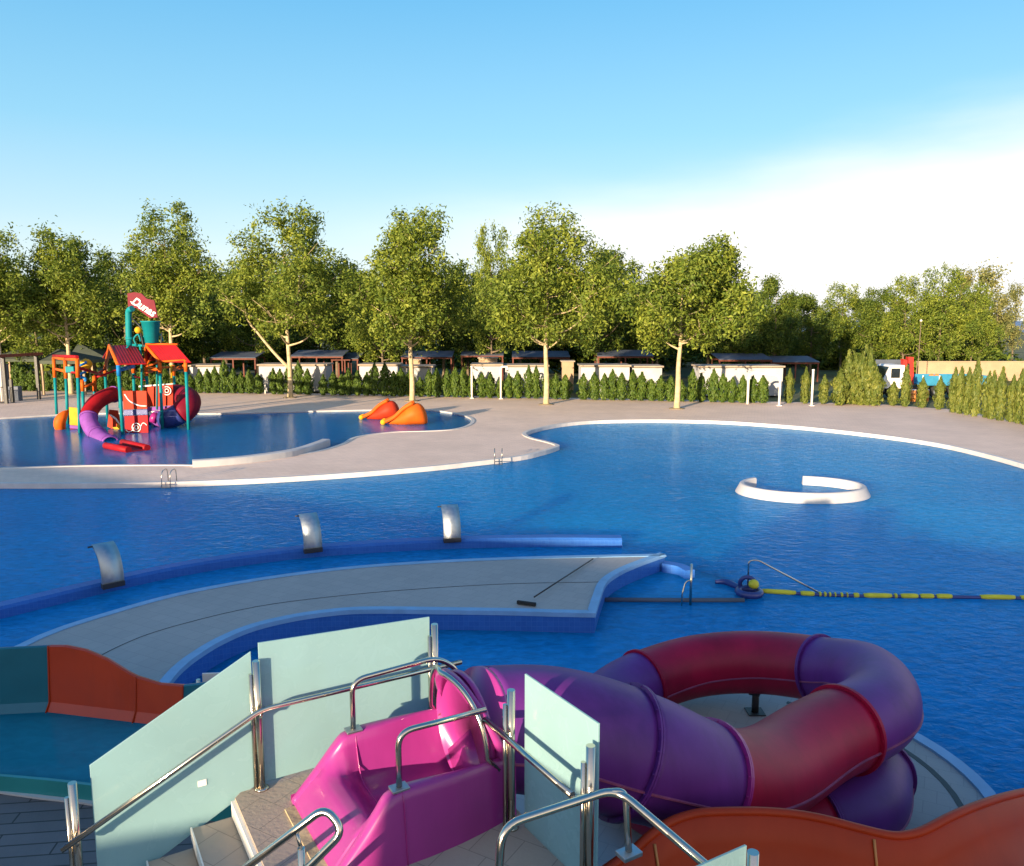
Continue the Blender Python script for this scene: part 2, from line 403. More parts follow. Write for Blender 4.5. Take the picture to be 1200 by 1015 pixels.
mat('blue_grey_sheet', (0.08, 0.10, 0.14), 0.6, var=0.15, scale=1)
mat('red_wood', (0.14, 0.035, 0.02), 0.7, var=0.2, scale=3)
mat('dark_metal', (0.025, 0.025, 0.028), 0.5, var=0.2, scale=4)
mat('dark_glass', (0.015, 0.02, 0.025), 0.08, var=0.2, scale=4)
mat('tent_canvas', (0.06, 0.075, 0.055), 0.85, var=0.15, scale=2)
mat('rubber', (0.02, 0.02, 0.02), 0.8, var=0.2, scale=6)
mat('truck_blue', (0.03, 0.22, 0.38), 0.4, var=0.1, scale=2, coat=0.2)
mat('crane_red', (0.42, 0.03, 0.02), 0.4, var=0.12, scale=2, coat=0.2)
mat('drum_orange', (0.62, 0.24, 0.06), 0.5, var=0.12, scale=4)
mat('float_yellow', (0.66, 0.60, 0.03), 0.5, var=0.15, scale=4)
mat('bark_pale', (0.46, 0.37, 0.22), 0.85, var=0.3, scale=4, bump=0.5, bscale=12)
mat('bark_dark', (0.16, 0.12, 0.08), 0.9, var=0.3, scale=4, bump=0.5, bscale=12)
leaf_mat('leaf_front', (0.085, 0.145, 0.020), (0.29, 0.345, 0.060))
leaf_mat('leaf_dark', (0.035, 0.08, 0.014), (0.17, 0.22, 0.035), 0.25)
leaf_mat('leaf_silver', (0.10, 0.13, 0.045), (0.34, 0.33, 0.14), 0.3)
leaf_mat('leaf_hedge', (0.04, 0.09, 0.016), (0.12, 0.18, 0.03), 0.2)
leaf_mat('leaf_cypress', (0.07, 0.11, 0.02), (0.20, 0.22, 0.05), 0.2)
# ------------------------------------------------------------------ world, sun, camera
SUN_EL = R(SUN_DEG); TX, TY = 0.5, 0.866          # light travels (TX, TY) in plan
w = bpy.data.worlds.new("World"); SC.world = w; w.use_nodes = True
nt = w.node_tree; N = nt.nodes.new; L = nt.links.new
bg = nt.nodes['Background']
sky = N('ShaderNodeTexSky'); sky.sky_type = 'NISHITA'; sky.sun_disc = False
sky.sun_elevation = SUN_EL; sky.sun_rotation = math.atan2(-TX, -TY); sky.altitude = 0
sky.air_density = 1.0; sky.dust_density = 0.6; sky.ozone_density = 2.0
tc = N('ShaderNodeTexCoord'); sx = N('ShaderNodeSeparateXYZ'); L(tc.outputs['Generated'], sx.inputs[0])
# bank of bright cloud low on the right, thinning to the left
nz = N('ShaderNodeTexNoise'); nz.inputs['Scale'].default_value = 3.0; nz.inputs['Detail'].default_value = 7
mp = N('ShaderNodeMapping'); mp.inputs['Scale'].default_value = (1, 1, 4.5); L(tc.outputs['Generated'], mp.inputs['Vector']); L(mp.outputs['Vector'], nz.inputs['Vector'])
def mth(op, a, b=None, c=None):
    n = N('ShaderNodeMath'); n.operation = op
    for i, x in enumerate((a, b, c)):
        if x is None: continue
        if hasattr(x, 'is_output'): L(x, n.inputs[i])
        else: n.inputs[i].default_value = x
    return n.outputs[0]
edge = mth('MULTIPLY_ADD', sx.outputs['X'], 0.10, 0.118)
edge = mth('ADD', edge, mth('MULTIPLY', mth('SUBTRACT', nz.outputs['Fac'], 0.5), 0.10))
dlt = mth('SUBTRACT', edge, sx.outputs['Z'])
mr = N('ShaderNodeMapRange'); mr.interpolation_type = 'SMOOTHERSTEP'; mr.inputs['From Min'].default_value = -0.075; mr.inputs['From Max'].default_value = 0.06
L(dlt, mr.inputs['Value'])
side = N('ShaderNodeMapRange'); side.interpolation_type = 'SMOOTHSTEP'; side.inputs['From Min'].default_value = -0.25; side.inputs['From Max'].default_value = 0.32; side.inputs['To Min'].default_value = 0.22
L(sx.outputs['X'], side.inputs['Value'])
front = N('ShaderNodeMapRange'); front.inputs['From Min'].default_value = 0.0; front.inputs['From Max'].default_value = 0.3
L(sx.outputs['Y'], front.inputs['Value'])
mask = mth('MULTIPLY', mth('MULTIPLY', mr.outputs['Result'], side.outputs['Result']), front.outputs['Result'])
# clear evening sky: deeper blue overhead, paler towards the horizon, mixed with the physical sky
rmp = N('ShaderNodeValToRGB'); L(sx.outputs['Z'], rmp.inputs['Fac']); el = rmp.color_ramp.elements
for n_, (pos, c) in enumerate([(0.0, (.76, .87, .95)), (.10, (.58, .81, .94)), (.21, (.29, .66, .91)), (.345, (.14, .51, .86)), (.6, (.04, .28, .66)), (1.0, (.03, .20, .52))]):
    e = el[n_] if n_ < 2 else el.new(pos)
    e.position = pos; e.color = (*c, 1)
sc_ = N('ShaderNodeVectorMath'); sc_.operation = 'SCALE'; sc_.inputs['Scale'].default_value = 3.65; L(rmp.outputs['Color'], sc_.inputs[0])
hm = N('ShaderNodeMix'); hm.data_type = 'RGBA'; hm.inputs['Factor'].default_value = 0.8; L(sky.outputs['Color'], hm.inputs['A']); L(sc_.outputs['Vector'], hm.inputs['B'])
# warm bright haze round the low sun, behind the viewer
bk = N('ShaderNodeMapRange'); bk.interpolation_type = 'SMOOTHSTEP'; bk.inputs['From Min'].default_value = 0.05; bk.inputs['From Max'].default_value = -0.75; L(sx.outputs['Y'], bk.inputs['Value'])
wf = mth('MULTIPLY', bk.outputs['Result'], mth('POWER', 2.718, mth('MULTIPLY', mth('MAXIMUM', sx.outputs['Z'], 0.0), -2.2)))
wm = N('ShaderNodeMix'); wm.data_type = 'RGBA'; L(wf, wm.inputs['Factor']); L(hm.outputs['Result'], wm.inputs['A']); wm.inputs['B'].default_value = (WARM * 1.0, WARM * 0.80, WARM * 0.60, 1); hm = wm
mx = N('ShaderNodeMix'); mx.data_type = 'RGBA'
L(mask, mx.inputs['Factor']); L(hm.outputs['Result'], mx.inputs['A']); mx.inputs['B'].default_value = (CLOUD, CLOUD * 0.985, CLOUD * 0.96, 1)
L(mx.outputs['Result'], bg.inputs['Color']); bg.inputs['Strength'].default_value = SKY_STR

sl = bpy.data.lights.new('sun', 'SUN'); sl.energy = SUN_STR; sl.angle = R(0.5); sl.color = (1.0, 0.78, 0.52)
so = bpy.data.objects.new('sun', sl); COL.objects.link(so)
dirv = V((TX * math.cos(SUN_EL), TY * math.cos(SUN_EL), -math.sin(SUN_EL)))
so.rotation_euler = dirv.to_track_quat('-Z', 'Y').to_euler(); so.location = (-30, -40, 30)

cam = bpy.data.cameras.new('camera'); cam.lens = 36 * F / 1200; cam.sensor_width = 36; cam.clip_end = 20000; cam.clip_start = 0.1
co = bpy.data.objects.new('camera', cam); COL.objects.link(co); co.location = (0, 0, CH)
co.rotation_euler = (math.pi / 2 - PITCH, 0, 0); SC.camera = co
SC.view_settings.view_transform = 'Standard'; SC.view_settings.look = 'None'
SC.view_settings.exposure = EXPO; SC.view_settings.gamma = 1
SC.cycles.max_bounces = 6; SC.cycles.transparent_max_bounces = 6; SC.cycles.caustics_reflective = False; SC.cycles.caustics_refractive = False

# ------------------------------------------------------------------ ground, water, decks
WZ = -0.16
def plane(x0, y0, x1, y1, z, nx=1, ny=1):
    m = MB()
    for i in range(nx):
        for j in range(ny):
            a, b = x0 + (x1 - x0) * i / nx, x0 + (x1 - x0) * (i + 1) / nx
            c, d = y0 + (y1 - y0) * j / ny, y0 + (y1 - y0) * (j + 1) / ny
            m.quad((a, c, z), (b, c, z), (b, d, z), (a, d, z))
    return m
struct('ground', plane(-4000, -400, 4000, 4000, -0.6), M['ground_soil'])
struct('grass_field', MB().prism([(-320, 54), (29, 54), (36, 30), (320, 30), (320, 420), (-320, 420)], -0.2, -0.12, sides=False), M['field_grass'])
struct('sea', plane(-9000, 420, 9000, 9500, -0.02), M['sea_water'])
struct('pool_water', plane(-70, 2, 70, 60, WZ), M['pool_water'])

pen_top = [(-90, 551.5), (0, 549.5), (100, 546.5), (200, 545.8), (235, 546), (265, 544), (305, 540), (345, 534.5), (380, 528), (405, 520), (420, 512.5), (459, 507), (497, 505.8), (530, 504), (549, 499.5), (556, 493), (546, 487), (520, 482), (491, 479.5), (450, 480), (400, 481), (330, 482.5), (250, 484.5), (160, 484), (90, 485), (0, 490), (-90, 495)]
main_shore = [(1420, 615), (1300, 575), (1200, 545), (1150, 531.5), (1100, 520.5), (1040, 511.5), (960, 502.5), (900, 497.5), (850, 494.3), (800, 492.8), (750, 492.5), (700, 493.5), (665, 496.3), (640, 500.5), (622, 505), (616, 509), (624, 513.5), (642, 518), (655, 522.3), (650, 525.5), (635, 530), (610, 535.5), (560, 541.5), (500, 548), (400, 556), (300, 562), (200, 566), (100, 567.5), (0, 567.5), (-90, 567)]
top_w = catmull([P(*p) for p in pen_top], 4)
shore_w = catmull([P(*p) for p in main_shore], 4)
lb, rb = top_w[-1], shore_w[0]
hedge_line = [P(-90, 457), P(240, 461), P(560, 466.5), P(900, 473), P(1035, 476), P(1120, 483.5), P(1200, 498), P(1330, 528)]
back = [V((-70, lb.y, 0)), V((-70, 71, 0)), V((-30, 70.5, 0))] + [h + V((0, 1.6, 0)) for h in hedge_line[1:5]] + [h + V((1.2, 1.5, 0)) for h in hedge_line[5:]] + [V((45, 24, 0))]
deck_poly = top_w + back + shore_w
struct('pool_deck', MB().prism(deck_poly, -0.55, 0.0), M['deck_paving'])
struct('splash_pool_water', MB().prism(top_w, -0.1, -0.07, sides=False), M['splash_water'])
cprof = [(-0.02, -0.5), (-0.02, 0.035), (0.30, 0.035), (0.30, 0.004)]
def coping(name, path, m, z=0.0, prof=None):
    return struct(name, MB().sweep([p + V((0, 0, z)) for p in path], prof or cprof), m)
coping('pool_coping', shore_w[::-1], M['coping_white'], prof=[(0.2, 0.004), (0.2, 0.035), (-0.02, 0.035), (-0.02, -0.5)])
coping('splash_pool_coping', top_w, M['coping_white'], prof=[(0.18, 0.004), (0.18, 0.03), (-0.02, 0.03), (-0.02, -0.4)])

# ---- curving walkway island in the shade
IZ = 0.24
isl_far = [(-120, 806), (0, 766), (50, 744), (100, 726.5), (200, 698), (300, 679), (400, 666), (500, 658.5), (600, 654), (700, 651.5), (779, 650)]
isl_near = [(779, 650), (748, 661), (725, 671.5), (710, 683), (703, 700), (697, 719.5), (650, 718.5), (600, 717), (500, 715.5), (440, 715), (400, 716.5), (350, 723), (300, 734.5), (262, 750), (232, 768), (212, 784), (198, 800), (189, 811), (150, 815), (60, 813), (-120, 810)]
far_w = catmull([P(px, py, IZ) for px, py in isl_far], 5)
nw = [P(px, py, IZ) for px, py in isl_near]
near_w = catmull(nw[:6], 5) + catmull(nw[5:], 5)[1:]
isl = far_w + near_w[1:]
struct('walkway_wall', MB().prism(isl, -0.6, IZ - 0.004, top=False), M['pool_tile'])
struct('walkway', MB().prism(isl, IZ - 0.03, IZ, sides=False), M['walkway_paving'])
struct('walkway_coping', MB().sweep(near_w[:-16], [(0.02, -0.07), (0.02, 0.02), (-0.16, 0.02), (-0.16, 0.003)]).sweep(far_w, [(0.02, -0.07), (0.02, 0.02), (-0.16, 0.02), (-0.16, 0.003)]), M['coping_blue'])
seam = catmull([P(px, py, IZ + 0.004) for px, py in [(80, 790), (140, 757), (200, 735), (300, 711), (400, 698), (500, 689.5), (600, 684), (702, 682)]], 5)
struct('walkway_joint', MB().sweep(seam, [(-0.012, 0), (-0.012, 0.001), (0.012, 0.001), (0.012, 0)]), M['dark_metal'])

# tiled wall running out from the tip of the walkway
wl = empty('tiled_wall', P(800, 656, WZ), 'short blue tiled wall running off the pointed tip of the walkway', 'wall')
tip = catmull([P(779, 650, IZ), P(800, 654, IZ - .01), P(812, 660, IZ - .02)], 5)
MB().sweep(tip, [(0.06, -0.6), (0.06, -0.17), (-0.2, -0.17), (-0.2, -0.6)]).build('wall_body', M['pool_tile'], wl)
# shallow tiled shelf just under the surface beside the walkway
shelf = [P(*p, WZ + 0.006) for p in [(703, 702), (712, 686), (728, 673), (752, 662), (800, 664), (812, 668), (862, 684), (876, 701), (860, 704), (780, 704)]]
struct('submerged_shelf', MB().prism(catmull(shelf, 4, True), WZ - 0.01, WZ + 0.006), water_mat('shelf_water', (0.008, 0.25, 0.60), (0.010, 0.30, 0.68), 0.06, [(1.1, 0.2, 0.12, 0.8), (6.0, 0.3, 0.05, 0.7)], ripple=0.2, tint=(0.6, 0.85, 1.0), refl=0.45))

# ---- landing deck under the tube slide and near paving
LC = V((2.5, 9.9, 0))
disc = [V((LC.x + 3.55 * math.cos(a), LC.y + 3.15 * math.sin(a), 0)) for a in [R(d) for d in range(-100, 161, 6)]]
near_poly = [V((8, 2, 0)), V((6.4, 8.4, 0))] + disc[14:] + [P(230, 805, 0), P(150, 905, 0), P(100, 941.5, 0), P(50, 936, 0), P(0, 929, 0), V((-20, 10.2, 0)), V((-20, 2, 0))]
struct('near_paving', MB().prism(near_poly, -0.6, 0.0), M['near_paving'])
struct('landing_deck', MB().prism([V((LC.x + 3.5 * math.cos(a), LC.y + 3.1 * math.sin(a), 0)) for a in [R(d) for d in range(0, 360, 6)]], -0.3, 0.012), M['walkway_paving'])
struct('landing_coping', MB().sweep(disc, [(0.06, 0.006), (0.06, 0.05), (-0.12, 0.05), (-0.12, -0.5)]), M['coping_blue'])
struct('drain_channel', MB().sweep([V((LC.x + 3.15 * math.cos(a), LC.y + 2.75 * math.sin(a), 0.014)) for a in [R(d) for d in range(-60, 60, 6)]], [(-0.04, 0), (-0.04, 0.004), (0.04, 0.004), (0.04, 0)]), M['dark_metal'])
struct('paving_edge', MB().sweep([P(-80, 921, 0), P(0, 929, 0), P(50, 936, 0), P(100, 941.5, 0), P(150, 950, 0)], [(0.03, 0.004), (0.03, 0.03), (-0.03, 0.03), (-0.03, 0.004)]), M['coping_white'])

# ---- white C-shaped wall
c0 = P(940, 572.5, 0); RX, RY = 2.12, 1.55
arc = [V((c0.x + RX * math.cos(a), c0.y + RY * math.sin(a), 0)) for a in [R(d) for d in range(130, 438, 5)]]
o = MB().sweep(arc, [(0.10, -0.5), (0.09, 0.13), (0.05, 0.17), (-0.05, 0.17), (-0.09, 0.14), (-0.26, -0.2), (-0.26, -0.5)], smooth=False).build('curved_wall', M['white_render'])
tag(o, 'white C shaped low wall standing alone in the open pool water', 'wall')
# ---- low white wall along the splash pool
pth = catmull([P(*p, 0.0) for p in [(226, 547), (262, 544.5), (300, 540.5), (345, 533.5), (372, 525), (382, 521)]], 6)
o = MB().sweep(pth, [(-0.22, -0.3), (-0.22, 0.24), (-0.17, 0.28), (0.17, 0.28), (0.22, 0.24), (0.22, -0.3)]).build('low_wall', M['white_render'])
tag(o, 'low white curving wall between the splash pool and the paved peninsula', 'wall')
# ---- blue tiled bench wall with steel spouts
bw = catmull([P(*p, 0.0) for p in [(-120, 741), (0, 713), (100, 689), (200, 667), (300, 651), (400, 641), (530, 634), (640, 632), (728, 632.5)]], 6)
mb = MB().sweep(bw, [(-0.22, -0.5), (-0.22, 0.03), (-0.16, 0.09), (0.16, 0.09), (0.22, 0.03), (0.22, -0.5)])
o = mb.build('bench_wall', M['pool_tile']); tag(o, 'long low blue tiled wall curving through the pool behind the walkway', 'wall')

def spout(base, az, s, label):
    t = empty('water_spout', base, label, 'water spout', 'steel waterfall spouts on the blue wall')
    d = V((math.cos(az), math.sin(az), 0)); x = V((d.y, -d.x, 0))
    prof = [(0, 0.06), (0.0, 0.28), (0.04, 0.48), (0.12, 0.67), (0.24, 0.82), (0.40, 0.93), (0.57, 0.985)]
    prof = [V((a, 0, z)) for a, z in catmull2(prof)]
    m = MB(); hw = 0.245 * s
    for i in range(len(prof) - 1):
        a = base + d * prof[i].x * s + V((0, 0, prof[i].z * s)); b = base + d * prof[i + 1].x * s + V((0, 0, prof[i + 1].z * s))
        m.quad(a - x * hw, a + x * hw, b + x * hw, b - x * hw)
    o = m.build('blade', M['steel_brushed'], t, solid=0.06)
    for p in o.data.polygons: p.use_smooth = True
    MB().box(base + V((0, 0, 0.10)), (0.50 * s, 0.16, 0.12), x).build('dark_slit_box', M['dark_metal'], t, bevel=0.01)  # dark slit at the blade foot, put in as a dark box
    MB().tube([base + x * (-hw) + d * 0.51 * s + V((0, 0, 0.975 * s)), base + x * (-hw - 0.1) + d * 0.51 * s + V((0, 0, 0.975 * s))], 0.02, 8).build('side_lug', M['dark_metal'], t)
    return t
def catmull2(p): return [(v.x, v.z) for v in catmull([V((a, 0, z)) for a, z in p], 3)]
for px, py, az, lab in ((133, 690, 134, 'leftmost of the three curved steel waterfall spouts on the blue wall'), (367, 649, 116, 'middle steel waterfall spout of the three on the blue wall'), (530, 637, 102, 'rightmost of the three steel waterfall spouts, squarest to the viewer')):
    spout(P(px, py, 0.0), R(az), 0.95, lab)

# ---- yellow float line, hose, rails in the pool
fl = catmull([P(888, 693, -.13), P(950, 696.5, -.13), (P(1010, 698.5, -.13)), P(1100, 699.5, -.13), P(1200, 701, -.13), P(1420, 704, -.13)], 30)
t = empty('float_line', fl[0], 'yellow and blue float line lying across the pool surface', 'float line')
MB().tube(fl, 0.042, 8).build('sleeve', M['navy_plastic'], t)
Ls = [0.0]
for i in range(1, len(fl)): Ls.append(Ls[-1] + (fl[i] - fl[i - 1]).length)
def at_len(s):
    for i in range(1, len(fl)):
        if Ls[i] >= s:
            k = (s - Ls[i - 1]) / (Ls[i] - Ls[i - 1]); return fl[i - 1].lerp(fl[i], k)
    return fl[-1]
s = 0.05; pat = [(0.78, 0.1), (0.30, 0.10), (0.05, 0.06), (0.05, 0.06), (0.04, 0.08), (0.03, 0.1), (0.05, 0.08), (0.03, 0.12), (0.12, 0.1), (0.62, 0.06), (0.06, 0.08), (0.38, 0.05), (0.30, 0.06), (0.34, 0.62), (0.75, 0.12), (0.7, 0.08), (0.6, 0.1), (0.6, 0.1), (0.6, 0.1), (0.6, 0.1)]
for ln, gap in pat:
    if s + ln > Ls[-1]: break
    q = [at_len(s + ln * k / 5) + V((0, 0, 0.015)) for k in range(6)]
    MB().tube(q, [0.045, 0.058, 0.058, 0.058, 0.058, 0.045], 10).build('float', M['float_yellow'], t)
    s += ln + gap
rb0 = P(878, 695, -.1)
t = empty('float_reel', rb0, 'round blue float ring with a yellow plug at the end of the float line', 'float')
MB().tube([rb0 + V((0.24 * math.cos(a), 0.24 * math.sin(a), 0.02)) for a in [2 * math.pi * k / 20 for k in range(20)]], 0.085, 8, closed=True).build('ring', M['navy_plastic'], t)
MB().tube([rb0 + V((0.16 * math.cos(a), 0.05 + 0.02 * k, 0.17 + 0.16 * math.sin(a))) for k, a in enumerate([2 * math.pi * k / 16 for k in range(16)])], 0.05, 8, closed=True).build('coil', M['navy_plastic'], t)
MB().ball(rb0 + V((0.1, 0.02, 0.2)), 0.12, sq=(1, 1, .9)).build('plug', M['float_yellow'], t)
hp = catmull([P(838, 682, -.12), P(850, 682, -.1), P(860, 686, -.11), P(874, 692, -.1)], 6)
o = MB().tube(hp, [0.05 + 0.03 * math.sin(math.pi * i / (len(hp) - 1)) for i in range(len(hp))], 8).build('hose', M['navy_plastic']); tag(o, 'dark blue floating hose end curling left of the float ring', 'hose')
o = MB().tube([P(708, 703, -.13), P(790, 703.5, -.13), P(872, 703.5, -.13)], 0.055, 8).build('pipe', M['blue_grey_sheet']); tag(o, 'straight grey blue pipe lying between walkway corner and float ring', 'pipe')
b0 = P(876, 694, WZ); z1 = above(b0, 657)
b1 = P(962, 696, WZ)
o = MB().tube(fillet([b0, V((b0.x, b0.y, z1)), V((b0.x, b0.y, z1)).lerp(V((b1.x, b1.y, z1)), .12) + V((0, 0, .02)), b1], .2), 0.021, 8).build('grab_rail', M['steel']); tag(o, 'thin bent steel grab rail rising from the float ring', 'grab rail')
b0 = P(809, 709, WZ); t = empty('pool_post', b0, 'slim steel post standing in shallow water off the walkway tip', 'post')
MB().tube([b0, V((b0.x, b0.y, above(b0, 661)))], 0.028, 8).build('pole', M['steel'], t)
MB().tube(fillet([V((b0.x, b0.y, 0.42)), V((b0.x - .12, b0.y, 0.36)), V((b0.x - .2, b0.y - .05, 0.1)), V((b0.x - .2, b0.y - .05, WZ))], .08), 0.018, 8).build('side_loop', M['steel'], t)

# broom left on the walkway
p0, p1 = P(626, 703, IZ + .05), P(695, 655, IZ + .05)
t = empty('pool_broom', P(618, 706, IZ), 'long handled black broom lying across the grey walkway', 'broom')
MB().tube([p0 + V((0, 0, .06)), p1], 0.016, 8).build('handle', M['dark_metal'], t)
a, b = P(606, 705.5, IZ + .05), P(628, 708.5, IZ + .05)
MB().box((a + b) / 2, ((b - a).length, 0.07, 0.07), b - a).build('brush_head', M['rubber'], t, bevel=0.01)

# pool ladders on the peninsula edge
def ladder(px, py, label):
    b = P(px, py, 0); t = empty('pool_ladder', b, label, 'pool ladder', 'ladders on the peninsula edge')
    for k in (-0.16, 0.16):
        q = [b + V((k, 0.4, 0)), b + V((k, 0.36, 0.5)), b + V((k, -0.15, 0.46)), b + V((k, -0.22, -0.3))]
        MB().tube(fillet(q, 0.2), 0.018, 8).build('rail', M['steel'], t)
    for z in (-0.02, -0.14): MB().box(b + V((0, -0.215, z)), (0.34, 0.08, 0.03)).build('rung', M['steel'], t)
ladder(197, 566, 'steel pool ladder on the peninsula edge below the red slide')
ladder(584, 539.5, 'steel pool ladder on the peninsula edge near its pointed tip')
# ------------------------------------------------------------------ slide platform, balustrades, slides
PZ = 2.2
O0 = V((-2.05, 6.18, 0)); A = V((0.862, 0.507, 0)); B = V((-0.507, 0.862, 0))
def Lc(p, q, z): return O0 + A * p + B * q + V((0, 0, z))

t = empty('slide_platform', Lc(.7, -1.5, 0), 'raised tiled platform with steps carrying the pink tube slide', 'platform')
outline = [Lc(p, q, 0) for p, q in [(-0.22, -0.02), (0.0, 0.22), (0.4, 0.4), (0.9, 0.36), (1.35, 0.2), (1.66, 0.06), (1.66, -4.6), (-0.22, -4.6)]]
MB().prism(outline, PZ - 0.16, PZ, bottom=True).build('deck', M['platform_tile'], t, bevel=0.008)
inner = [Lc(p, q, 0) for p, q in [(0.0, -0.2), (1.5, -0.2), (1.5, -4.4), (0.0, -4.4)]]
MB().prism(inner, -0.1, PZ - 0.16).build('base_wall', M['white_render'], t)
MB().sweep([Lc(-0.235, -0.02, PZ - .05), Lc(-0.235, -4.6, PZ - .05)], [(-0.014, -0.1), (-0.014, 0.03), (0.014, 0.03), (0.014, -0.1)]).build('nosing', M['white_paint'], t)
for k in range(12):
    p = -0.22 - 0.33 * (k + 1); z = PZ - 0.165 * (k + 1)
    MB().box(Lc(p + 0.165, -1.05, z / 2), (0.33, 2.1, z), A).build('step', M['platform_tile'], t, bevel=0.006)
    MB().box(Lc(p - 0.004, -1.05, z - 0.04), (0.012, 2.1, 0.10), A).build('step_edge', M['white_paint'], t)
MB().sweep([Lc(0.14, -0.40, PZ), Lc(0.14, -2.3, PZ)], [(-0.06, 0.002), (-0.06, 0.02), (0.05, 0.02), (0.05, 0.002)]).build('threshold_strip', M['bark_pale'], t)

def post(t, p, q, h, z=PZ, r=0.030, twin=True):
    b = Lc(p, q, z)
    m = MB().tube([b, b + V((0, 0, h))], r, 12)
    if twin: m.tube([b + A * -0.012 + B * 0.02 - A * .03, b + A * -0.042 + B * 0.02 + V((0, 0, h * .90))], r * .55, 10)
    m.lathe(b, [(r * 1.9, 0), (r * 1.9, 0.012), (r * 1.2, 0.02)], 14)
    return m.build('post', M['steel'], t)
def pane(t, q4, nm='pane'):
    return MB().slab(q4, 0.016).build(nm, M['frosted_glass'], t, bevel=0.003)

t = empty('glass_balustrade', Lc(0, 0, PZ), 'frosted glass balustrade left of the pink slide, stepping down beside the stairs', 'balustrade')
SD = 0.49
post(t, 0, 0, 1.1); post(t, 1.57, -0.0, 1.1)
post(t, -1.34, 0.0, 1.12, PZ - 1.34 * SD)
off = 0.045
pane(t, [Lc(-1.22, off, PZ - 1.22 * SD + .02), Lc(-0.03, off, PZ - .03 * SD + .04), Lc(-0.03, off, PZ + 1.17), Lc(-1.22, off, PZ - 1.22 * SD + 1.14)])
pane(t, [Lc(0.03, off, PZ + .03), Lc(1.53, off, PZ + .03), Lc(1.54, off, PZ + 1.16), Lc(0.03, off, PZ + 1.23)])
hr = [Lc(-1.44, -0.11, PZ - 1.44 * SD + .735), Lc(0.0, -0.11, PZ + .735), Lc(0.2, -0.11, PZ + .735), Lc(1.78, -0.11, PZ + .735)]
MB().tube(fillet(hr, .15), 0.022, 10).build('handrail', M['steel'], t)
for p, q, z in ((-1.34, -.0, PZ - 1.34 * SD + .72), (0, 0, PZ + .70), (1.57, 0, PZ + .70)):
    MB().tube([Lc(p, 0.0, z - .05), Lc(p, -0.09, z - .04), Lc(p, -0.11, z)], 0.012, 8).build('bracket', M['steel'], t)

MB().box(Lc(-.45, off - .011, 2.37), (.065, .005, .05), A).build('sticker', M['white_paint'], t)
t = empty('glass_balustrade', Lc(1.5, -1.5, PZ), 'frosted glass balustrade pane standing right of the pink slide', 'balustrade')
post(t, 1.5, -1.48, 1.1); post(t, 1.54, -2.42, 1.1)
pane(t, [Lc(1.60, -1.52, PZ + .0), Lc(1.62, -2.40, PZ + .0), Lc(1.62, -2.40, PZ + 1.22), Lc(1.60, -1.52, PZ + 1.22)])
MB().tube([Lc(1.38, -1.30, PZ + .82), Lc(1.40, -2.42, PZ + .80)], 0.024, 10).build('handrail', M['steel'], t)
for q in (-1.48, -2.42): MB().tube([Lc(1.51, q, PZ + .76), Lc(1.40, q, PZ + .78)], 0.012, 8).build('bracket', M['steel'], t)

MB().box(Lc(1.598, -1.93, 2.79), (.06, .005, .045), B, (0, 0, 1)).build('sticker', M['white_paint'], t)
# stair handrail loop at lower left
p0 = W(376, 950, 4.76); p1 = W(289, 1016, 4.75); p2 = W(403, 974, 4.72); p3 = W(362, 1016, 4.70)
t = empty('stair_rail', V((p0.x, p0.y, PZ)), 'looped steel handrail end at the lower left in front of the pink slide', 'handrail')
d = (p1 - p0); e = (p3 - p2)
MB().tube(fillet([p1 + d * 1.6, p0 + (p0 - p1) * .06, p2, p3 + e * 4.0], .09), 0.024, 12).build('rail', M['steel'], t)
q = W(353, 994, 4.72); MB().tube([q, V((q.x, q.y, q.z - .9))], 0.022, 10).tube([q - V((0, 0, .01)), W(347, 972, 4.757)], 0.012, 8).build('support', M['steel'], t)

# stair handrail at lower right
a0 = W(585, 1016, 4.70); a1 = W(588, 968, 4.70); a2 = W(722, 924, 5.05); a3 = W(830, 1016, 4.58)
t = empty('stair_rail', V((a2.x, a2.y, PZ)), 'bent steel handrail at the lower right in front of the frosted pane', 'handrail')
MB().tube(fillet([a0 + (a0 - a1) * 8, a1, a2, a3 + (a3 - a2) * .8], .13), 0.026, 12).build('rail', M['steel'], t)
b = W(737, 1000, 4.98); bt = W(733, 934, 5.02)
MB().tube(fillet([a2 + (a1 - a2) * .1, bt + V((0, 0, .04)), V((b.x, b.y, b.z))], .08), 0.022, 10).build('support', M['steel'], t)
MB().box(b, (.14, .1, .03), A).build('foot_plate', M['steel_brushed'], t, bevel=.005)
# lower right glass corner
g0 = W(874, 990, 4.62); g1 = W(815, 1016, 4.35)
t = empty('glass_balustrade', V((g0.x, g0.y, PZ - .4)), 'corner of a frosted glass pane at the bottom edge beside the orange flume', 'balustrade')
gd = (g1 - g0)
pane(t, [V((g0.x, g0.y, PZ - .6)), V((g0.x, g0.y, PZ - .6)) + gd * 2.5, g0 + gd * 2.5, g0])
q = g0 + V((.05, .02, -.06)); MB().tube([V((q.x, q.y, PZ - .7)), q], .034, 12).build('post', M['steel'], t)

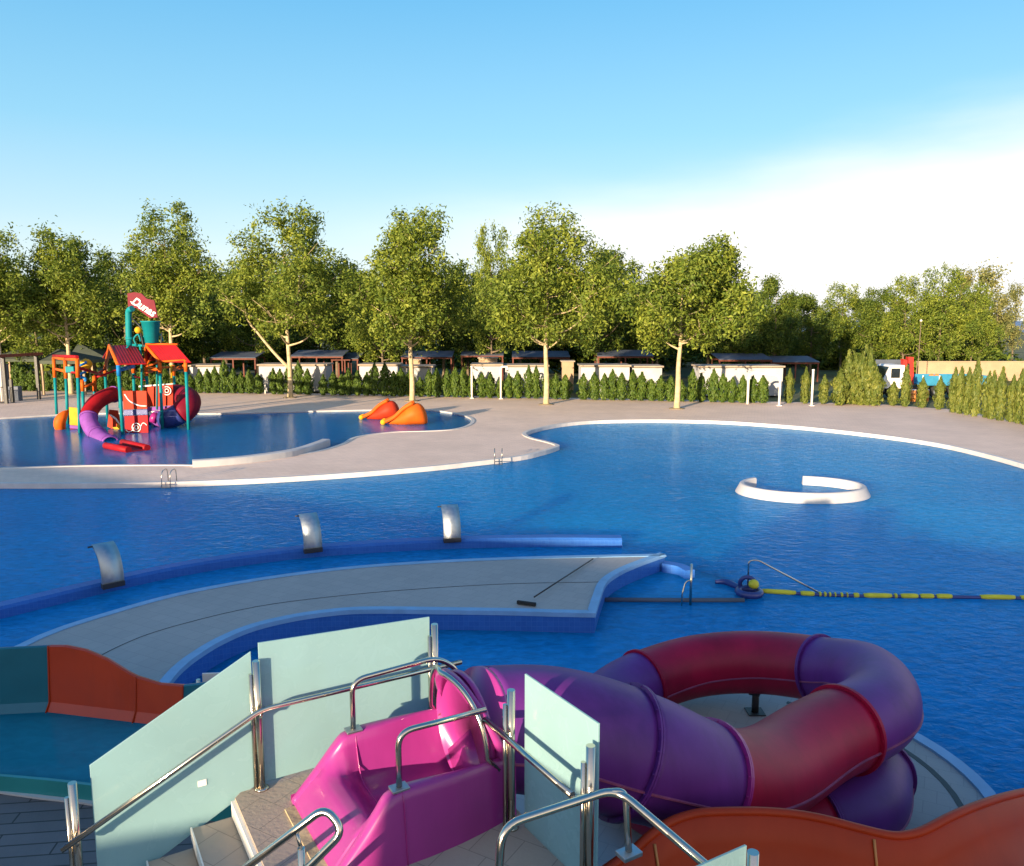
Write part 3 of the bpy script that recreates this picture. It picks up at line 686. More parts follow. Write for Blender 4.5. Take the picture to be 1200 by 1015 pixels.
# ---- tube slide
YQ = -0.86
M0 = Lc(1.5, YQ, 2.72)
R0 = 0.455; RL = 2.1; ST = 4.65
F3 = Lc(1.5 + ST, YQ, 0); CC = F3 + B * RL
th0 = math.atan2(-B.y, -B.x)
path = []
def zat(s):
    if s <= 0: return 2.72
    for i in range(len(zs) - 1):
        if zs[i][0] <= s <= zs[i + 1][0]:
            h = zs[i + 1][0] - zs[i][0]; k = (s - zs[i][0]) / h
            sl = lambda j: (zs[min(j + 1, len(zs) - 1)][1] - zs[max(j - 1, 0)][1]) / (zs[min(j + 1, len(zs) - 1)][0] - zs[max(j - 1, 0)][0])
            a, b, c, d = zs[i][1], zs[i + 1][1], sl(i) * h, sl(i + 1) * h
            return a * (2 * k ** 3 - 3 * k ** 2 + 1) + c * (k ** 3 - 2 * k ** 2 + k) + b * (3 * k ** 2 - 2 * k ** 3) + d * (k ** 3 - k ** 2)
LOOP = [V((F3.x, F3.y, 0)), V((4.42, 9.22, 0)), V((4.72, 10.2, 0)), V((4.45, 11.15, 0)), V((3.75, 11.8, 0)), V((2.85, 11.98, 0)), V((1.98, 11.66, 0)), V((1.36, 10.95, 0)), V((1.15, 10.05, 0)), V((1.55, 9.0, 0)), V((2.3, 8.35, 0)), V((3.2, 8.2, 0)), V((4.0, 8.62, 0)), V((4.45, 9.35, 0))]
lp_ = catmull([Lc(1.5 + ST - .9, YQ, 0)] + LOOP, 16)[16:]
LS = [ST]
for i in range(1, len(lp_)): LS.append(LS[-1] + (lp_[i] - lp_[i - 1]).length)
def s_of(k): return LS[16 * k]
TOTAL = LS[-1]
zs = [(0, 2.72), (0.7, 2.54), (1.5, 2.18), (2.5, 1.68), (3.4, 1.46), (ST + .2, 1.43), (s_of(2), 1.28), (s_of(3), 1.0), (s_of(5), .68), (s_of(6), .56), (s_of(9), .50), (TOTAL + 1, .48)]
def center(s):
    if s <= ST: c = Lc(1.5 + s, YQ - .36 * math.sin(math.pi * max(0, s) / ST) ** 2, 0)
    else:
        k = int(np.searchsorted(LS, s)); k = max(1, min(k, len(LS) - 1))
        c = lp_[k - 1].lerp(lp_[k], (s - LS[k - 1]) / max(1e-6, LS[k] - LS[k - 1]))
    c = V(c); c.z = float(zat(s)); return c
def rad(s): return 0.455 + 0.09 * math.exp(-((s - 1.25) / 1.0) ** 2)
def frame(s):
    tg = (center(min(s + .02, TOTAL)) - center(max(s - .02, 0))).normalized()
    sd = V((-tg.y, tg.x, 0)).normalized(); return center(s), tg, sd, tg.cross(sd) * -1
def tube_piece(s0, s1, m, parent, pitch=.07):
    n = max(4, int((s1 - s0) / pitch)); seg = 40; mb = MB(); vs = []
    for i in range(n + 1):
        s = s0 + (s1 - s0) * i / n; c, tg, sd, up = frame(s); up = sd.cross(tg) * -1; r = rad(s)
        for k in range(seg):
            a = 2 * math.pi * k / seg; vs.append(c + (sd * math.cos(a) + up * math.sin(a)) * r)
    fs = [(i * seg + k, i * seg + (k + 1) % seg, (i + 1) * seg + (k + 1) % seg, (i + 1) * seg + k) for i in range(n) for k in range(seg)]
    mb.add(vs, fs, True)
    o = mb.build('tube_section', m, parent, solid=0.02)
    # side seams where the two half shells bolt together
    for sg in (-1, 1):
        sm = MB(); pr = []
        for i in range(n + 1):
            s = s0 + (s1 - s0) * i / n; c, tg, sd, up = frame(s); up = sd.cross(tg) * -1; r = rad(s)
            ang = R(-8)
            dr = (sd * sg * math.cos(ang) + up * math.sin(ang)); tn = (up * math.cos(ang) - sd * sg * math.sin(ang))
            pr.append([c + dr * (r - .01) - tn * .008, c + dr * (r + .028) - tn * .008, c + dr * (r + .028) + tn * .008, c + dr * (r - .01) + tn * .008])
        vv = [v for q in pr for v in q]
        sm.add(vv, [(i * 4 + k, i * 4 + (k + 1) % 4, i * 4 + 4 + (k + 1) % 4, i * 4 + 4 + k) for i in range(n) for k in range(4)])
        sm.build('seam', M['seal_pale'], o)
    return o
def flange(s, m, parent, big=0.05):
    c, tg, sd, up = frame(s); up = sd.cross(tg) * -1; r = rad(s); mb = MB(); seg = 40; vs = []
    prof = [(r - .01, -.022), (r + big, -.022), (r + big, -.003), (r + big - .012, 0), (r + big, .003), (r + big, .022), (r - .01, .022)]
    for (rr, dz) in prof:
        for k in range(seg):
            a = 2 * math.pi * k / seg; vs.append(c + (sd * math.cos(a) + up * math.sin(a)) * rr + tg * dz)
    fs = [(i * seg + k, i * seg + (k + 1) % seg, (i + 1) * seg + (k + 1) % seg, (i + 1) * seg + k) for i in range(len(prof) - 1) for k in range(seg)]
    mb.add(vs, fs, False)
    for k in range(20):
        a = 2 * math.pi * (k + .5) / 20; q = c + (sd * math.cos(a) + up * math.sin(a)) * (r + big * .62)
        mb.tube([q - tg * .034, q + tg * .034], 0.009, 6)
    return mb.build('flange', m, parent)

slide = empty('tube_slide', Lc(0.2, YQ, PZ), 'spiral tube slide in purple and crimson sections with a pink entry trough', 'water slide')
secs = [(-0.10, 0.06, 'pink_plastic'), (0.06, 1.36, 'purple_plastic'), (1.36, 2.25, 'purple_plastic'), (2.25, ST + .05, 'crimson_plastic'), (ST + .05, s_of(3), 'purple_plastic'), (s_of(3), s_of(6), 'crimson_plastic'), (s_of(6), s_of(8), 'purple_plastic'),
        (s_of(8), s_of(10), 'crimson_plastic'), (s_of(10), s_of(12) - .75, 'crimson_plastic'), (s_of(12) - .75, TOTAL, 'purple_plastic')]
for a, b, mn in secs: tube_piece(a, b, M[mn], slide)
for s, mn in ((1.36, 'purple_plastic'), (2.25, 'magenta_plastic'), (ST + .05, 'crimson_plastic'), (s_of(3), 'purple_plastic'), (s_of(6), 'crimson_plastic'), (s_of(8), 'purple_plastic'), (s_of(10), 'crimson_plastic'), (s_of(12) - .75, 'purple_plastic'), (TOTAL - .02, 'purple_plastic')):
    flange(s, M[mn], slide)
# steel stands under the tube
for s in (2.0, ST + .2, s_of(2), s_of(4)):
    c = center(s); c2 = frame(s)
    mb = MB().tube([V((c.x, c.y, 0.0)), V((c.x, c.y, c.z - rad(s) + .02))], 0.055, 12).box((c.x, c.y, 0.015), (.26, .26, .03)).box((c.x, c.y, c.z - rad(s) + .0), (.3, .16, .05), c2[2])
    mb.build('stand', M['dark_metal'], slide)

# pink entry trough
def ring(p, zt, zf, wt, wi, wb, zb=PZ):
    """profile across the slide at p; wt outer half width of the wall top, wi inner, wb outer foot"""
    return [Lc(p, YQ + wb, zb), Lc(p, YQ + wt, zt), Lc(p, YQ + wi, zt), Lc(p, YQ + wi * .74, zf), Lc(p, YQ - wi * .74, zf), Lc(p, YQ - wi, zt), Lc(p, YQ - wt, zt), Lc(p, YQ - wb, zb)]
KEY = [(0.16, 2.24, 2.235, .56, .47, .58), (0.25, 2.34, 2.33, .56, .46, .60), (0.38, 2.48, 2.43, .555, .45, .61), (0.48, 2.60, 2.44, .55, .44, .62), (0.56, 2.69, 2.38, .545, .42, .62), (0.68, 2.715, 2.23, .545, .42, .62), (0.84, 2.715, 2.222, .545, .43, .62),
       (1.1, 2.71, 2.222, .54, .455, .60), (1.35, 2.705, 2.228, .52, .465, .56), (1.62, 2.71, 2.25, .475, .452, .50)]
prof = []
for i in range(len(KEY) - 1):
    for k in range(4):
        t_ = k / 4; prof.append([a + (b - a) * t_ for a, b in zip(KEY[i], KEY[i + 1])])
prof.append(list(KEY[-1]))
for _ in range(1): prof = [prof[0]] + [[(a + 2 * b + c) / 4 for a, b, c in zip(prof[i - 1], prof[i], prof[i + 1])] for i in range(1, len(prof) - 1)] + [prof[-1]]
def ring2(p, zt, zf, wt, wi, wb):
    h = zt - zf; o = [(wb, PZ), (wb - .01, PZ + .05), (wt + .015, zt - .07), (wt, zt - .02), (wt - .025, zt), (wi + .025, zt), (wi, zt - .02), (wi - .01, zt - h * .25), (wi * .86, zf + h * .3), (wi * .72, zf + h * .07), (wi * .5, zf)]
    return [Lc(p, YQ + a, z) for a, z in o] + [Lc(p, YQ - a, z) for a, z in o[::-1]]
rows_ = [ring2(*q) for q in prof]; m_ = len(rows_[0]); vs = [v for q in rows_ for v in q]; n = len(rows_)
fs = [(i * m_ + k, i * m_ + k + 1, i * m_ + m_ + k + 1, i * m_ + m_ + k) for i in range(n - 1) for k in range(m_ - 1)] + [tuple(range(m_))]
o = MB().add(vs, fs, True).build('entry_trough', M['pink_plastic'], slide); o.data.set_sharp_from_angle(angle=R(50))
# moulding seam with bolts round the trough
for pk in (.66,):
    rr_ = [v + (v - Lc(pk, YQ, 2.5)).normalized() * .004 for v in ring2(pk, 2.70, 2.35, .547, .42, .62)]
    MB().tube(rr_, .006, 6).build('seam', M['magenta_plastic'], slide)
# pink arch at the mouth
arch = [Lc(1.40, YQ + .47 * math.cos(a), 2.71 + .49 * math.sin(a)) for a in [math.pi * k / 24 for k in range(25)]]
vs = []; fs = []
for i, a in enumerate([math.pi * k / 24 for k in range(25)]):
    for (p, r) in ((1.28, .475), (1.28, .53), (1.34, .53), (1.36, .49), (1.44, .465), (1.44, .45)):
        vs.append(Lc(p + .20 * (1 - math.sin(a)) * (1 if p < 1.4 else 0), YQ + r * math.cos(a), 2.70 + r * math.sin(a)))
for i in range(24):
    for k in range(6):
        l = (k + 1) % 6; fs.append((i * 6 + k, i * 6 + l, i * 6 + 6 + l, i * 6 + 6 + k))
MB().add(vs, fs, True).build('mouth_arch', M['pink_plastic'], slide)
# chrome side rails and hoop
for sg, lab in ((1, 'l'), (-1, 'r')):
    q = YQ + sg * .48
    pts = [Lc(.66, q, 2.70), Lc(.66, q, 3.13), Lc(1.42, q, 3.16), Lc(1.62, q, 3.0), Lc(1.62, q, 2.72)] if sg > 0 else [Lc(.66, q, 2.70), Lc(.66, q, 3.13), Lc(1.36, q, 3.12)]
    MB().tube(fillet(pts, .12, 8), 0.022, 12).build('side_rail', M['steel'], slide)
    MB().box(Lc(.66, q, 2.712), (.13, .10, .02), A).build('rail_plate', M['steel_brushed'], slide, bevel=.004)
hoop = [Lc(1.22 + .14 * abs(math.cos(a)) , YQ + .50 * math.cos(a), 2.74 + .52 * max(0, math.sin(a)) ) for a in [math.pi * k / 28 for k in range(29)]]
MB().tube([Lc(1.46, YQ + .50, 2.62)] + hoop + [Lc(1.46, YQ - .50, 2.62)], 0.021, 12).build('hoop', M['steel'], slide)

# ---- left open flume (teal and orange)
fl_t = empty('open_flume', P(90, 880, 0), 'wide open flume at the left with teal and brick orange walls', 'water slide')
ST_ = [(-260, 748, 832, 893), (-120, 754, 836, 902), (0, 760, 839, 913), (57, 757, 836, 918), (76, 757, 838, 920), (100, 762, 841, 923), (125, 773, 844, 926), (150, 789, 847, 929), (158, 793, 848, 930), (185, 801.5, 851, 934), (213, 803.5, 854, 938), (245, 800, 858, 944), (300, 790, 864, 952), (380, 778, 868, 960)]
rows = []
for px, pt, pf, pn in ST_:
    fb = P(px, pf, .13); zt = above(fb + V((0, .16, 0)), pt)
    ft = V((fb.x, fb.y + .16, zt)); nb = P(px, pn, .13)
    nt_ = V((nb.x, nb.y - .10, .34)); 
    rows.append((ft, fb, nb))
def flume_part(name, i0, i1, m, which):
    mb = MB(); vs = []
    for i in range(i0, i1 + 1):
        ft, fb, nb = rows[i]
        if which == 'far': vs += [ft + V((0, .05, -.9)), ft + V((0, .05, .0)), ft + V((0, .0, .012)), ft + V((0, -.035, 0)), fb + V((0, .05, .16)), fb + V((0, -.08, .01)), fb + V((0, -.12, -.06))]
        elif which == 'floor': vs += [fb + V((0, .02, .0)), fb.lerp(nb, .33) + V((0, 0, -.03)), fb.lerp(nb, .66) + V((0, 0, -.03)), nb + V((0, -.02, .0))]
        else: vs += [nb + V((0, .18, -.03)), nb + V((0, .03, .0)), nb + V((0, -.04, .10)), nb + V((0, -.09, .10)), nb + V((0, -.11, -.4))]
    m_ = len(vs) // (i1 - i0 + 1)
    fs = [(i * m_ + k, i * m_ + k + 1, i * m_ + m_ + k + 1, i * m_ + m_ + k) for i in range(i1 - i0) for k in range(m_ - 1)]
    mb.add(vs, fs, which == 'floor'); return mb.build(name, m, fl_t)
flume_part('far_wall', 0, 3, M['teal_fibre'], 'far'); flume_part('far_wall', 3, 8, M['brick_red_fibre'], 'far'); flume_part('far_wall', 8, 10, M['brick_red_fibre'], 'far'); flume_part('far_wall', 10, 13, M['teal_fibre'], 'far')
flume_part('trough_floor', 0, 13, M['teal_fibre'], 'floor'); flume_part('near_rim', 0, 13, M['seagreen_fibre'], 'near')
for i in (3, 8, 10):
    mb = MB(); ft, fb, nb = rows[i]
    q = [ft + V((0, -.04, .02)), fb + V((0, .04, .16)), fb + V((0, -.09, .02))]
    mb.tube(q, .012, 6); mb.build('joint_lip', M['orange_fibre'], fl_t)
mb = MB(); vs = []
for ft, fb, nb in rows: vs += [fb + V((0, 0.06, .045)), fb.lerp(nb, .5) + V((0, 0, .045)), nb + V((0, .04, .045))]
mb.add(vs, [(i * 3 + k, i * 3 + k + 1, i * 3 + 4 + k, i * 3 + 3 + k) for i in range(len(rows) - 1) for k in range(2)], True)
mb.build('water_film', water_mat('flume_water', (0.012, 0.20, 0.30), (0.02, 0.29, 0.40), 0.05, [(1.5, .08, .05, .8), (6, .12, .02, .8)], ripple=.1, refl=.6), fl_t)
# small white panel and teal bowl seen between walkway and glass
b = P(252, 830, 0); zt = above(b, 789)
t = empty('white_panel', b, 'small white panel on a steel stub peeping above the left glass pane', 'panel')
MB().slab([V((b.x - .17, b.y, zt - .9)), V((b.x + .25, b.y + .1, zt - .9)), V((b.x + .25, b.y + .1, zt - .03)), V((b.x - .17, b.y, zt))], .03).build('board', M['white_paint'], t, bevel=.005)
MB().tube([V((b.x - .24, b.y, 0)), V((b.x - .24, b.y, zt - .1))], .03, 10).build('post', M['steel'], t)

# ---- right open flume (orange)
fo = empty('open_flume', W(960, 1010, 6.3), 'wavy orange open flume crossing the lower right in front of the tube slide', 'water slide')
EDG = [(660, 1060, 6.1), (712, 1024, 6.2), (735, 1008, 6.28), (747, 999.5, 6.32), (763, 985, 6.36), (783, 970.5, 6.42), (805, 961.5, 6.47), (830, 957, 6.5), (885, 956, 6.58), (930, 959, 6.62), (965, 965, 6.62), (1000, 974, 6.62), (1040, 983.5, 6.65), (1062, 984, 6.68), (1085, 978, 6.75), (1120, 960, 6.95), (1160, 944, 7.25), (1200, 933, 7.6), (1260, 922, 8.2), (1330, 915, 8.8), (1440, 907, 9.7), (1570, 899, 10.9)]
ed = catmull([W(*e) for e in EDG], 4)
sp_ = []
for i, e in enumerate(ed):
    tg = (ed[min(i + 1, len(ed) - 1)] - ed[max(i - 1, 0)]); tg.z = 0; tg.normalize(); sp_.append(V((tg.y, -tg.x, 0)))
mb = MB(); vs = []; Wd = 1.75
for e, sd in zip(ed, sp_):
    fz = min(e.z - .55, 1.15 + 0 * e.z)
    prof = [(-.09, -.9), (-.09, .0), (-.03, .03), (.04, .0), (.10, -.18), (.28, (fz - e.z) * .82), (.55, fz - e.z), (1.0, fz - e.z), (1.2, (fz - e.z) * .8), (1.32, -.32), (1.36, -.22), (1.42, -.2), (1.46, -.24), (1.46, -.9)]
    for a, z in prof: vs.append(e + sd * a + V((0, 0, z)))
m_ = 14; n = len(ed)
mb.add(vs, [(i * m_ + k, i * m_ + k + 1, i * m_ + m_ + k + 1, i * m_ + m_ + k) for i in range(n - 1) for k in range(m_ - 1)], True)
mb.build('trough', M['orange_fibre'], fo)
mb = MB()
for e, sd in zip(ed, sp_): pass
rim = [e + V((0, 0, .022)) - sd * .02 for e, sd in zip(ed, sp_)]
MB().tube(rim, .04, 10).build('rim', M['orange_fibre'], fo)
for i in (16, 46):
    mb = MB(); e, sd = ed[i], sp_[i]; mb.tube([e + sd * .05 + V((0, 0, -.0)), e + sd * .11 + V((0, 0, -.18)), e + sd * .29 + V((0, 0, -.6))], .012, 6); mb.build('joint_lip', M['drum_orange'], fo)
for i in (20, 38, 54):
    e, sd = ed[i], sp_[i]; q = e + sd * .75
    MB().tube([V((q.x, q.y, -.05)), V((q.x, q.y, 1.1))], .07, 12).build('stand', M['dark_metal'], fo)

# ------------------------------------------------------------------ unseen blocks added behind the viewer, shaped to throw shade over the near pool
EU = V((TY, -TX, 0)).normalized(); ET = V((TX, TY, 0)).normalized()
def LB(u, s, z): return EU * u + ET * s + V((0, 0, z))
def block(t, nm, u0, u1, s0, s1, z0, z1, m):
    q = [LB(u0, s0, 0), LB(u1, s0, 0), LB(u1, s1, 0), LB(u0, s1, 0)]
    return MB().prism(q, z0, z1, bottom=True).build(nm, m, t)
TE = math.tan(SUN_EL)
bt_ = empty('building_shade_block', LB(-28, -19, 0), 'long unseen building mass added behind the viewpoint to shade the near water', 'building')
h1 = SH_L + TE * 16
block(bt_, 'wall', -60, -6.4, -24, -16, -.5, h1 - .25, M['white_render']); block(bt_, 'roof', -60.3, -6.3, -24.3, -15.98, h1 - .25, h1, M['tan_roof'])
h2 = SH_M + TE * 16; h4 = SH_N + TE * 16
block(bt_, 'wall', -6.38, -5.1, -23.5, -16.2, -.5, h2 - .2, M['tan_render']); block(bt_, 'roof', -6.28, -5.0, -23.6, -16.1, h2 - .2, h2, M['tan_roof'])
block(bt_, 'wall', -5.08, -3.5, -23.3, -16.4, -.5, h4 - .2, M['tan_render']); block(bt_, 'roof', -4.98, -3.4, -23.4, -16.3, h4 - .2, h4, M['tan_roof'])
for k in range(9):
    o = block(bt_, 'window', -56 + k * 5.4, -54 + k * 5.4, -16.0, -15.94, 1.0, 2.4, M['dark_glass'])
tw = empty('tower_shade_block', LB(2, -6, 0), 'unseen tower mass added behind the viewpoint, height set to shade the slides', 'tower')  # unseen tower, its top set where the shade edge crosses the slides
h3 = SH_R + TE * 4
block(tw, 'wall', -3.35, 12, -9, -4.1, -.5, h3 - .2, M['white_render']); block(tw, 'terrace', -3.4, 12.1, -9.1, -4, h3 - .2, h3, M['platform_tile'])
for k in range(3): block(tw, 'window', -2 + k * 4, -.4 + k * 4, -4.1, -4.04, 1.0, 2.3, M['dark_glass'])
# ------------------------------------------------------------------ children's play structure
def AtY(px, py, Y):
    d = ray(px, py); return V((d.x * Y / d.y, Y, CH + d.z * Y / d.y))
SZ = -0.10
def base(px, by): return P(px, by, SZ)
ps = empty('play_structure', base(140, 500), 'colourful water play structure with red roofs, red tube slide and tipping bucket', 'play structure')
def pole(px0, by, px1, ty, m, r=.085, split=None, m2=None):
    b = base(px0, by); t = AtY(px1, ty, b.y)
    if split is None: MB().tube([b, t], r, 12).build('post', m, ps); return b, t
    k = (split - by) / (ty - by); mid = b.lerp(t, k)
    MB().tube([b, mid], r, 12).build('post', m, ps)
    MB().tube([mid - V((0, 0, .02)), t], r * 1.25, 12).build('post_top', m2, ps)
    return b, t
TL, OR, RD = M['teal_paint'], M['orange_paint'], M['red_paint']
pA = pole(66.5, 487, 63, 419, TL, split=442, m2=OR)
pB = pole(79.5, 497, 76.5, 421, TL, split=443, m2=OR)
pC = pole(93.5, 508, 90.5, 421, TL, split=442, m2=OR)
pD = pole(98.5, 499, 96.5, 445, TL, split=458, m2=OR)
pE = pole(111.5, 497, 110.5, 441, TL, split=458, m2=OR)
pF = pole(126, 491, 123, 432, TL, split=438, m2=OR)
pG = pole(144, 510, 138.5, 428, TL, split=440, m2=M['blue_paint'])
pH = pole(158.5, 494, 156, 425, TL, split=437, m2=OR)
pI = pole(175.5, 498, 171, 430, TL, split=440, m2=OR)
pJ = pole(190.5, 503, 187, 424, TL, split=437, m2=OR)
pK = pole(206.5, 487, 203, 428, TL, split=440, m2=OR)
pLq = pole(221, 504, 217.5, 422, TL, split=435, m2=OR)
pM = pole(203, 489, 200.5, 428, M['yellow_paint'], r=.07)
def bar(a, b, m, r=.09, nm='cross_bar', z=0): return MB().tube([a + V((0, 0, z)), b + V((0, 0, z))], r, 10).build(nm, m, ps)
bar(pA[1], pB[1], OR); bar(pB[1], pC[1], OR); bar(pA[1], pC[1], RD, z=.12)
bar(pA[1], pB[1], OR, z=-.72); bar(pB[1], pC[1], RD, z=-.74, r=.06)
bar(pD[1], pE[1], OR, z=-.42); bar(pE[1], pF[1], RD, r=.07, z=-.02); bar(pC[1], pF[1], RD, r=.08, z=-.45)
bar(pE[1], pH[1], RD, r=.06, z=-.1); bar(pG[1], pH[1], M['blue_paint'], r=.11, z=-.25); bar(pH[1], pI[1], RD, r=.06, z=-.8)
bar(pI[1], pJ[1], OR, z=-.35); bar(pK[1], pLq[1], OR, r=.11, z=-.3); bar(pJ[1], pLq[1], OR, r=.06, z=0); bar(pI[1], pK[1], OR, r=.07, z=-.1)
# left roof
RT = M['red_paint']
def roof(rl, rr, nl, nr, fl2, fr, gable_l, gable_r):
    nr = V((nr.x, nr.y, nl.z)); e = nr - nl; rr = rl + e; fl2 = V((fl2.x, fl2.y, nl.z)); fr = fl2 + e
    MB().slab([nl, nr, rr, rl], .07).build('roof_panel', RT, ps); MB().slab([rl, rr, fr, fl2], .07).build('roof_panel', RT, ps)
    MB().tube([gable_l, rl + V((0, 0, .02)), gable_r], .1, 10).build('gable_bar', OR, ps)
    mb = MB()
    for k in range(1, 9):
        a = nl.lerp(nr, k / 9); b = rl.lerp(rr, k / 9); mb.tube([a + V((0, 0, .04)), b + V((0, 0, .04))], .018, 6)
    mb.build('roof_rib', M['maroon_paint'], ps)
YF, YG, YH, YI = pF[0].y, pG[0].y, pH[0].y, pI[0].y
roof(AtY(128.5, 405.5, (YF + YG) / 2), AtY(160, 406.5, (YH + YI) / 2 + .5), AtY(139, 427, YG - .1), AtY(171, 424.5, YG + .5), AtY(121, 430, YF), AtY(155, 427, YH), pF[1], pG[1])
YJ, YK, YL = pJ[0].y, pK[0].y, pLq[0].y
rl, rr = AtY(171, 404.5, (YI + YJ) / 2), AtY(205, 405, (YK + YL) / 2)
nl, nr = AtY(188, 424.5, YJ), AtY(224, 422, YL - .2)
roof(rl, rr, nl, nr, AtY(169, 429, YI), AtY(204, 428, YK), pI[1] + V((0, 0, .1)), pJ[1])
MB().tube([AtY(187, 424, YJ), AtY(171, 430, YI + .02)], .06, 8).tube([AtY(172, 428, YI), AtY(180, 414, (YI + YJ) / 2)], .05, 8).build('gable_brace', OR, ps)
e_ = V((nr.x - nl.x, nr.y - nl.y, 0)); MB().tube([rl + V((-.15, 0, .06)), rl + e_ + V((.1, 0, .06))], .06, 8).build('ridge_bar', OR, ps)
# red tube slide with open run-out
Y0 = 44.0
tp = catmull([AtY(141, 462, 46.4), AtY(129, 463, 45.6), AtY(115, 470, 44.8), AtY(106, 481, 44.2), AtY(104, 493, 43.6), AtY(110, 505, 43.2), AtY(119, 514, 42.2), AtY(130, 521, 40.9)], 6)
n = len(tp)
for a, b, mn in ((0, 4, 'yellow_paint'), (4, 22, 'red_paint'), (22, 33, 'violet_paint'), (33, n - 1, 'violet_paint')):
    MB().tube(tp[a:b + 1], .41, 18, caps=False).build('tube_section', M[mn], ps, solid=.05)
for i in (4, 22, 33, n - 2):
    d = (tp[i + 1] - tp[i - 1]).normalized(); MB().tube([tp[i] - d * .05, tp[i] + d * .05], .45, 18, caps=False).build('tube_collar', M['violet_paint'], ps, solid=.05)
e0 = base(124, 526); e1 = base(151, 531); e2 = base(144, 522); e3 = base(173, 528.5)
for a, b in ((e0, e1), (e2, e3)):
    MB().tube([a + V((0, 0, .16)), b + V((0, 0, .14))], .16, 12).build('runout_wall', RD, ps)
MB().slab([e0 + V((0, 0, .08)), e1 + V((0, 0, .06)), e3 + V((0, 0, .06)), e2 + V((0, 0, .08))], .06).build('runout_floor', M['maroon_paint'], ps)
# panels
def panel(q, Ys, m, nm='panel', th=.08):
    if not isinstance(Ys, (list, tuple)): Ys = [Ys] * 4
    return MB().slab([AtY(x, y, Y) for (x, y), Y in zip(q, Ys)], th).build(nm, m, ps, bevel=.02)
panel([(145, 480), (173, 479), (172, 458), (144, 458)], 43.9, M['redorange_paint'])
panel([(145, 487), (173.5, 486), (173, 479.5), (145, 480.5)], 43.85, M['navy_plastic'], 'panel_band')
lp = panel([(147, 512), (174.5, 511), (173.5, 486.5), (146, 487.5)], 43.9, M['red_paint'])
def ringmark(px, py, Y, r, parent, m, spokes=False):
    c = AtY(px, py, Y); mb = MB().tube([c + V((r * math.cos(a), 0, r * math.sin(a))) for a in [2 * math.pi * k / 24 for k in range(24)]], r * .13, 6, closed=True)
    mb.tube([c + V((.45 * r * math.cos(a), 0, .45 * r * math.sin(a))) for a in [2 * math.pi * k / 20 for k in range(20)]], r * .12, 6, closed=True)
    if spokes:
        mb.tube(catmull([c + V((-r * 2.6, 0, -.5 * r)), c + V((-r * 1.9, 0, -1.1 * r)), c + V((-r * 1.0, 0, -.7 * r)), c + V((-.7 * r, 0, 0))], 4), r * .11, 6)
        mb.tube(catmull([c + V((r * 1.0, 0, .2 * r)), c + V((r * 1.5, 0, 1.0 * r)), c + V((r * 2.0, 0, 1.0 * r)), c + V((r * 2.5, 0, .5 * r))], 4), r * .11, 6)
    return mb.build('swirl_mark', m, parent)
ringmark(160, 501, 43.84, .23, lp, M['white_paint'], True)
MB().tube(catmull([AtY(146, 462, 43.84), AtY(152, 470, 43.84), AtY(162, 475, 43.84), AtY(172, 476, 43.84)], 4), .035, 6).build('stripe', M['white_paint'], ps)
op = panel([(126, 500), (146, 510), (138, 481), (128, 480)], 45.6, M['redorange_paint'])
MB().tube([AtY(129, 486, 45.5), AtY(136, 491, 45.5), AtY(141, 499, 45.5)], .05, 6).build('stripe', M['white_paint'], op)
st = MB(); c = AtY(139, 503, 45.4); star = []
for k in range(10): a = math.pi / 2 + k * math.pi / 5; rr_ = .36 if k % 2 == 0 else .16; star.append(c + V((rr_ * math.cos(a), 0, rr_ * math.sin(a))))
st.add([p + V((0, -.05, 0)) for p in star] + [p + V((0, .02, 0)) for p in star], [tuple(range(10)), tuple(range(19, 9, -1))] + [(i, (i + 1) % 10, 10 + (i + 1) % 10, 10 + i) for i in range(10)]).build('starfish', M['yellow_paint'], ps)
rp_ = panel([(171, 477), (203, 475), (203, 450.5), (171, 453)], [47.4, 47, 47, 47.4], M['redorange_paint'])
MB().tube([AtY(163, 453, 47.3), AtY(203, 450, 46.9)], .05, 8).build('highlight_strip', M['white_paint'], rp_)  # pale highlight along the panel top, painted as a white strip
ringmark(195.5, 458, 46.9, .24, rp_, M['white_paint'])
panel([(174, 482), (203, 479), (203, 475.5), (172, 477.5)], 47.05, M['violet_paint'], 'panel_band')
panel([(175, 487), (198, 483.5), (202, 479.5), (174, 482.5)], 47.0, M['white_paint'], 'panel_band')
# second, wider dark red slide curling round the right hand tower
t2 = catmull([AtY(203, 463, 48.5), AtY(213, 464, 48.0), AtY(221, 469, 47.0), AtY(219, 478, 46.2), AtY(208, 486, 46), AtY(196, 491, 46.3), AtY(184, 491, 46.8)], 6)
n2 = len(t2)
for a, b, mn, r in ((0, 8, 'maroon_paint', .62), (8, 22, 'maroon_paint', .64), (22, 31, 'navy_plastic', .58), (31, n2 - 1, 'violet_paint', .45)):
    MB().tube(t2[a:b + 1], r, 18, caps=False).build('tube_section', M[mn], ps, solid=.05)
o = MB().tube([AtY(178, 489, 46.2), AtY(184, 491, 46.2)], .3, 12).build('slide_lip', M['magenta_plastic'], ps)
# spray horn, left panel
hq = catmull([AtY(73, 510, 45.5), AtY(71, 503, 45.3), AtY(70, 495, 45.2), AtY(74, 487, 45.3), AtY(80, 481, 45.6)], 5)
MB().tube(hq, [.08 + .24 * math.sin(math.pi * min(1, i / (len(hq) - 1) * 1.05)) ** .8 for i in range(len(hq))], 12).build('spray_horn', M['orange_paint'], ps)
panel([(82, 498), (93, 499), (92, 478), (81, 477)], 45.4, M['yellow_paint'])
panel([(82, 502), (94, 503), (93, 499.2), (82, 498.2)], 45.38, M['violet_paint'], 'panel_band')
panel([(82.5, 507), (94, 508), (94, 503.2), (82.5, 502.2)], 45.36, M['red_paint'], 'panel_band')
panel([(95, 508), (108, 510), (107, 496), (95, 496)], 45.6, M['maroon_paint'])
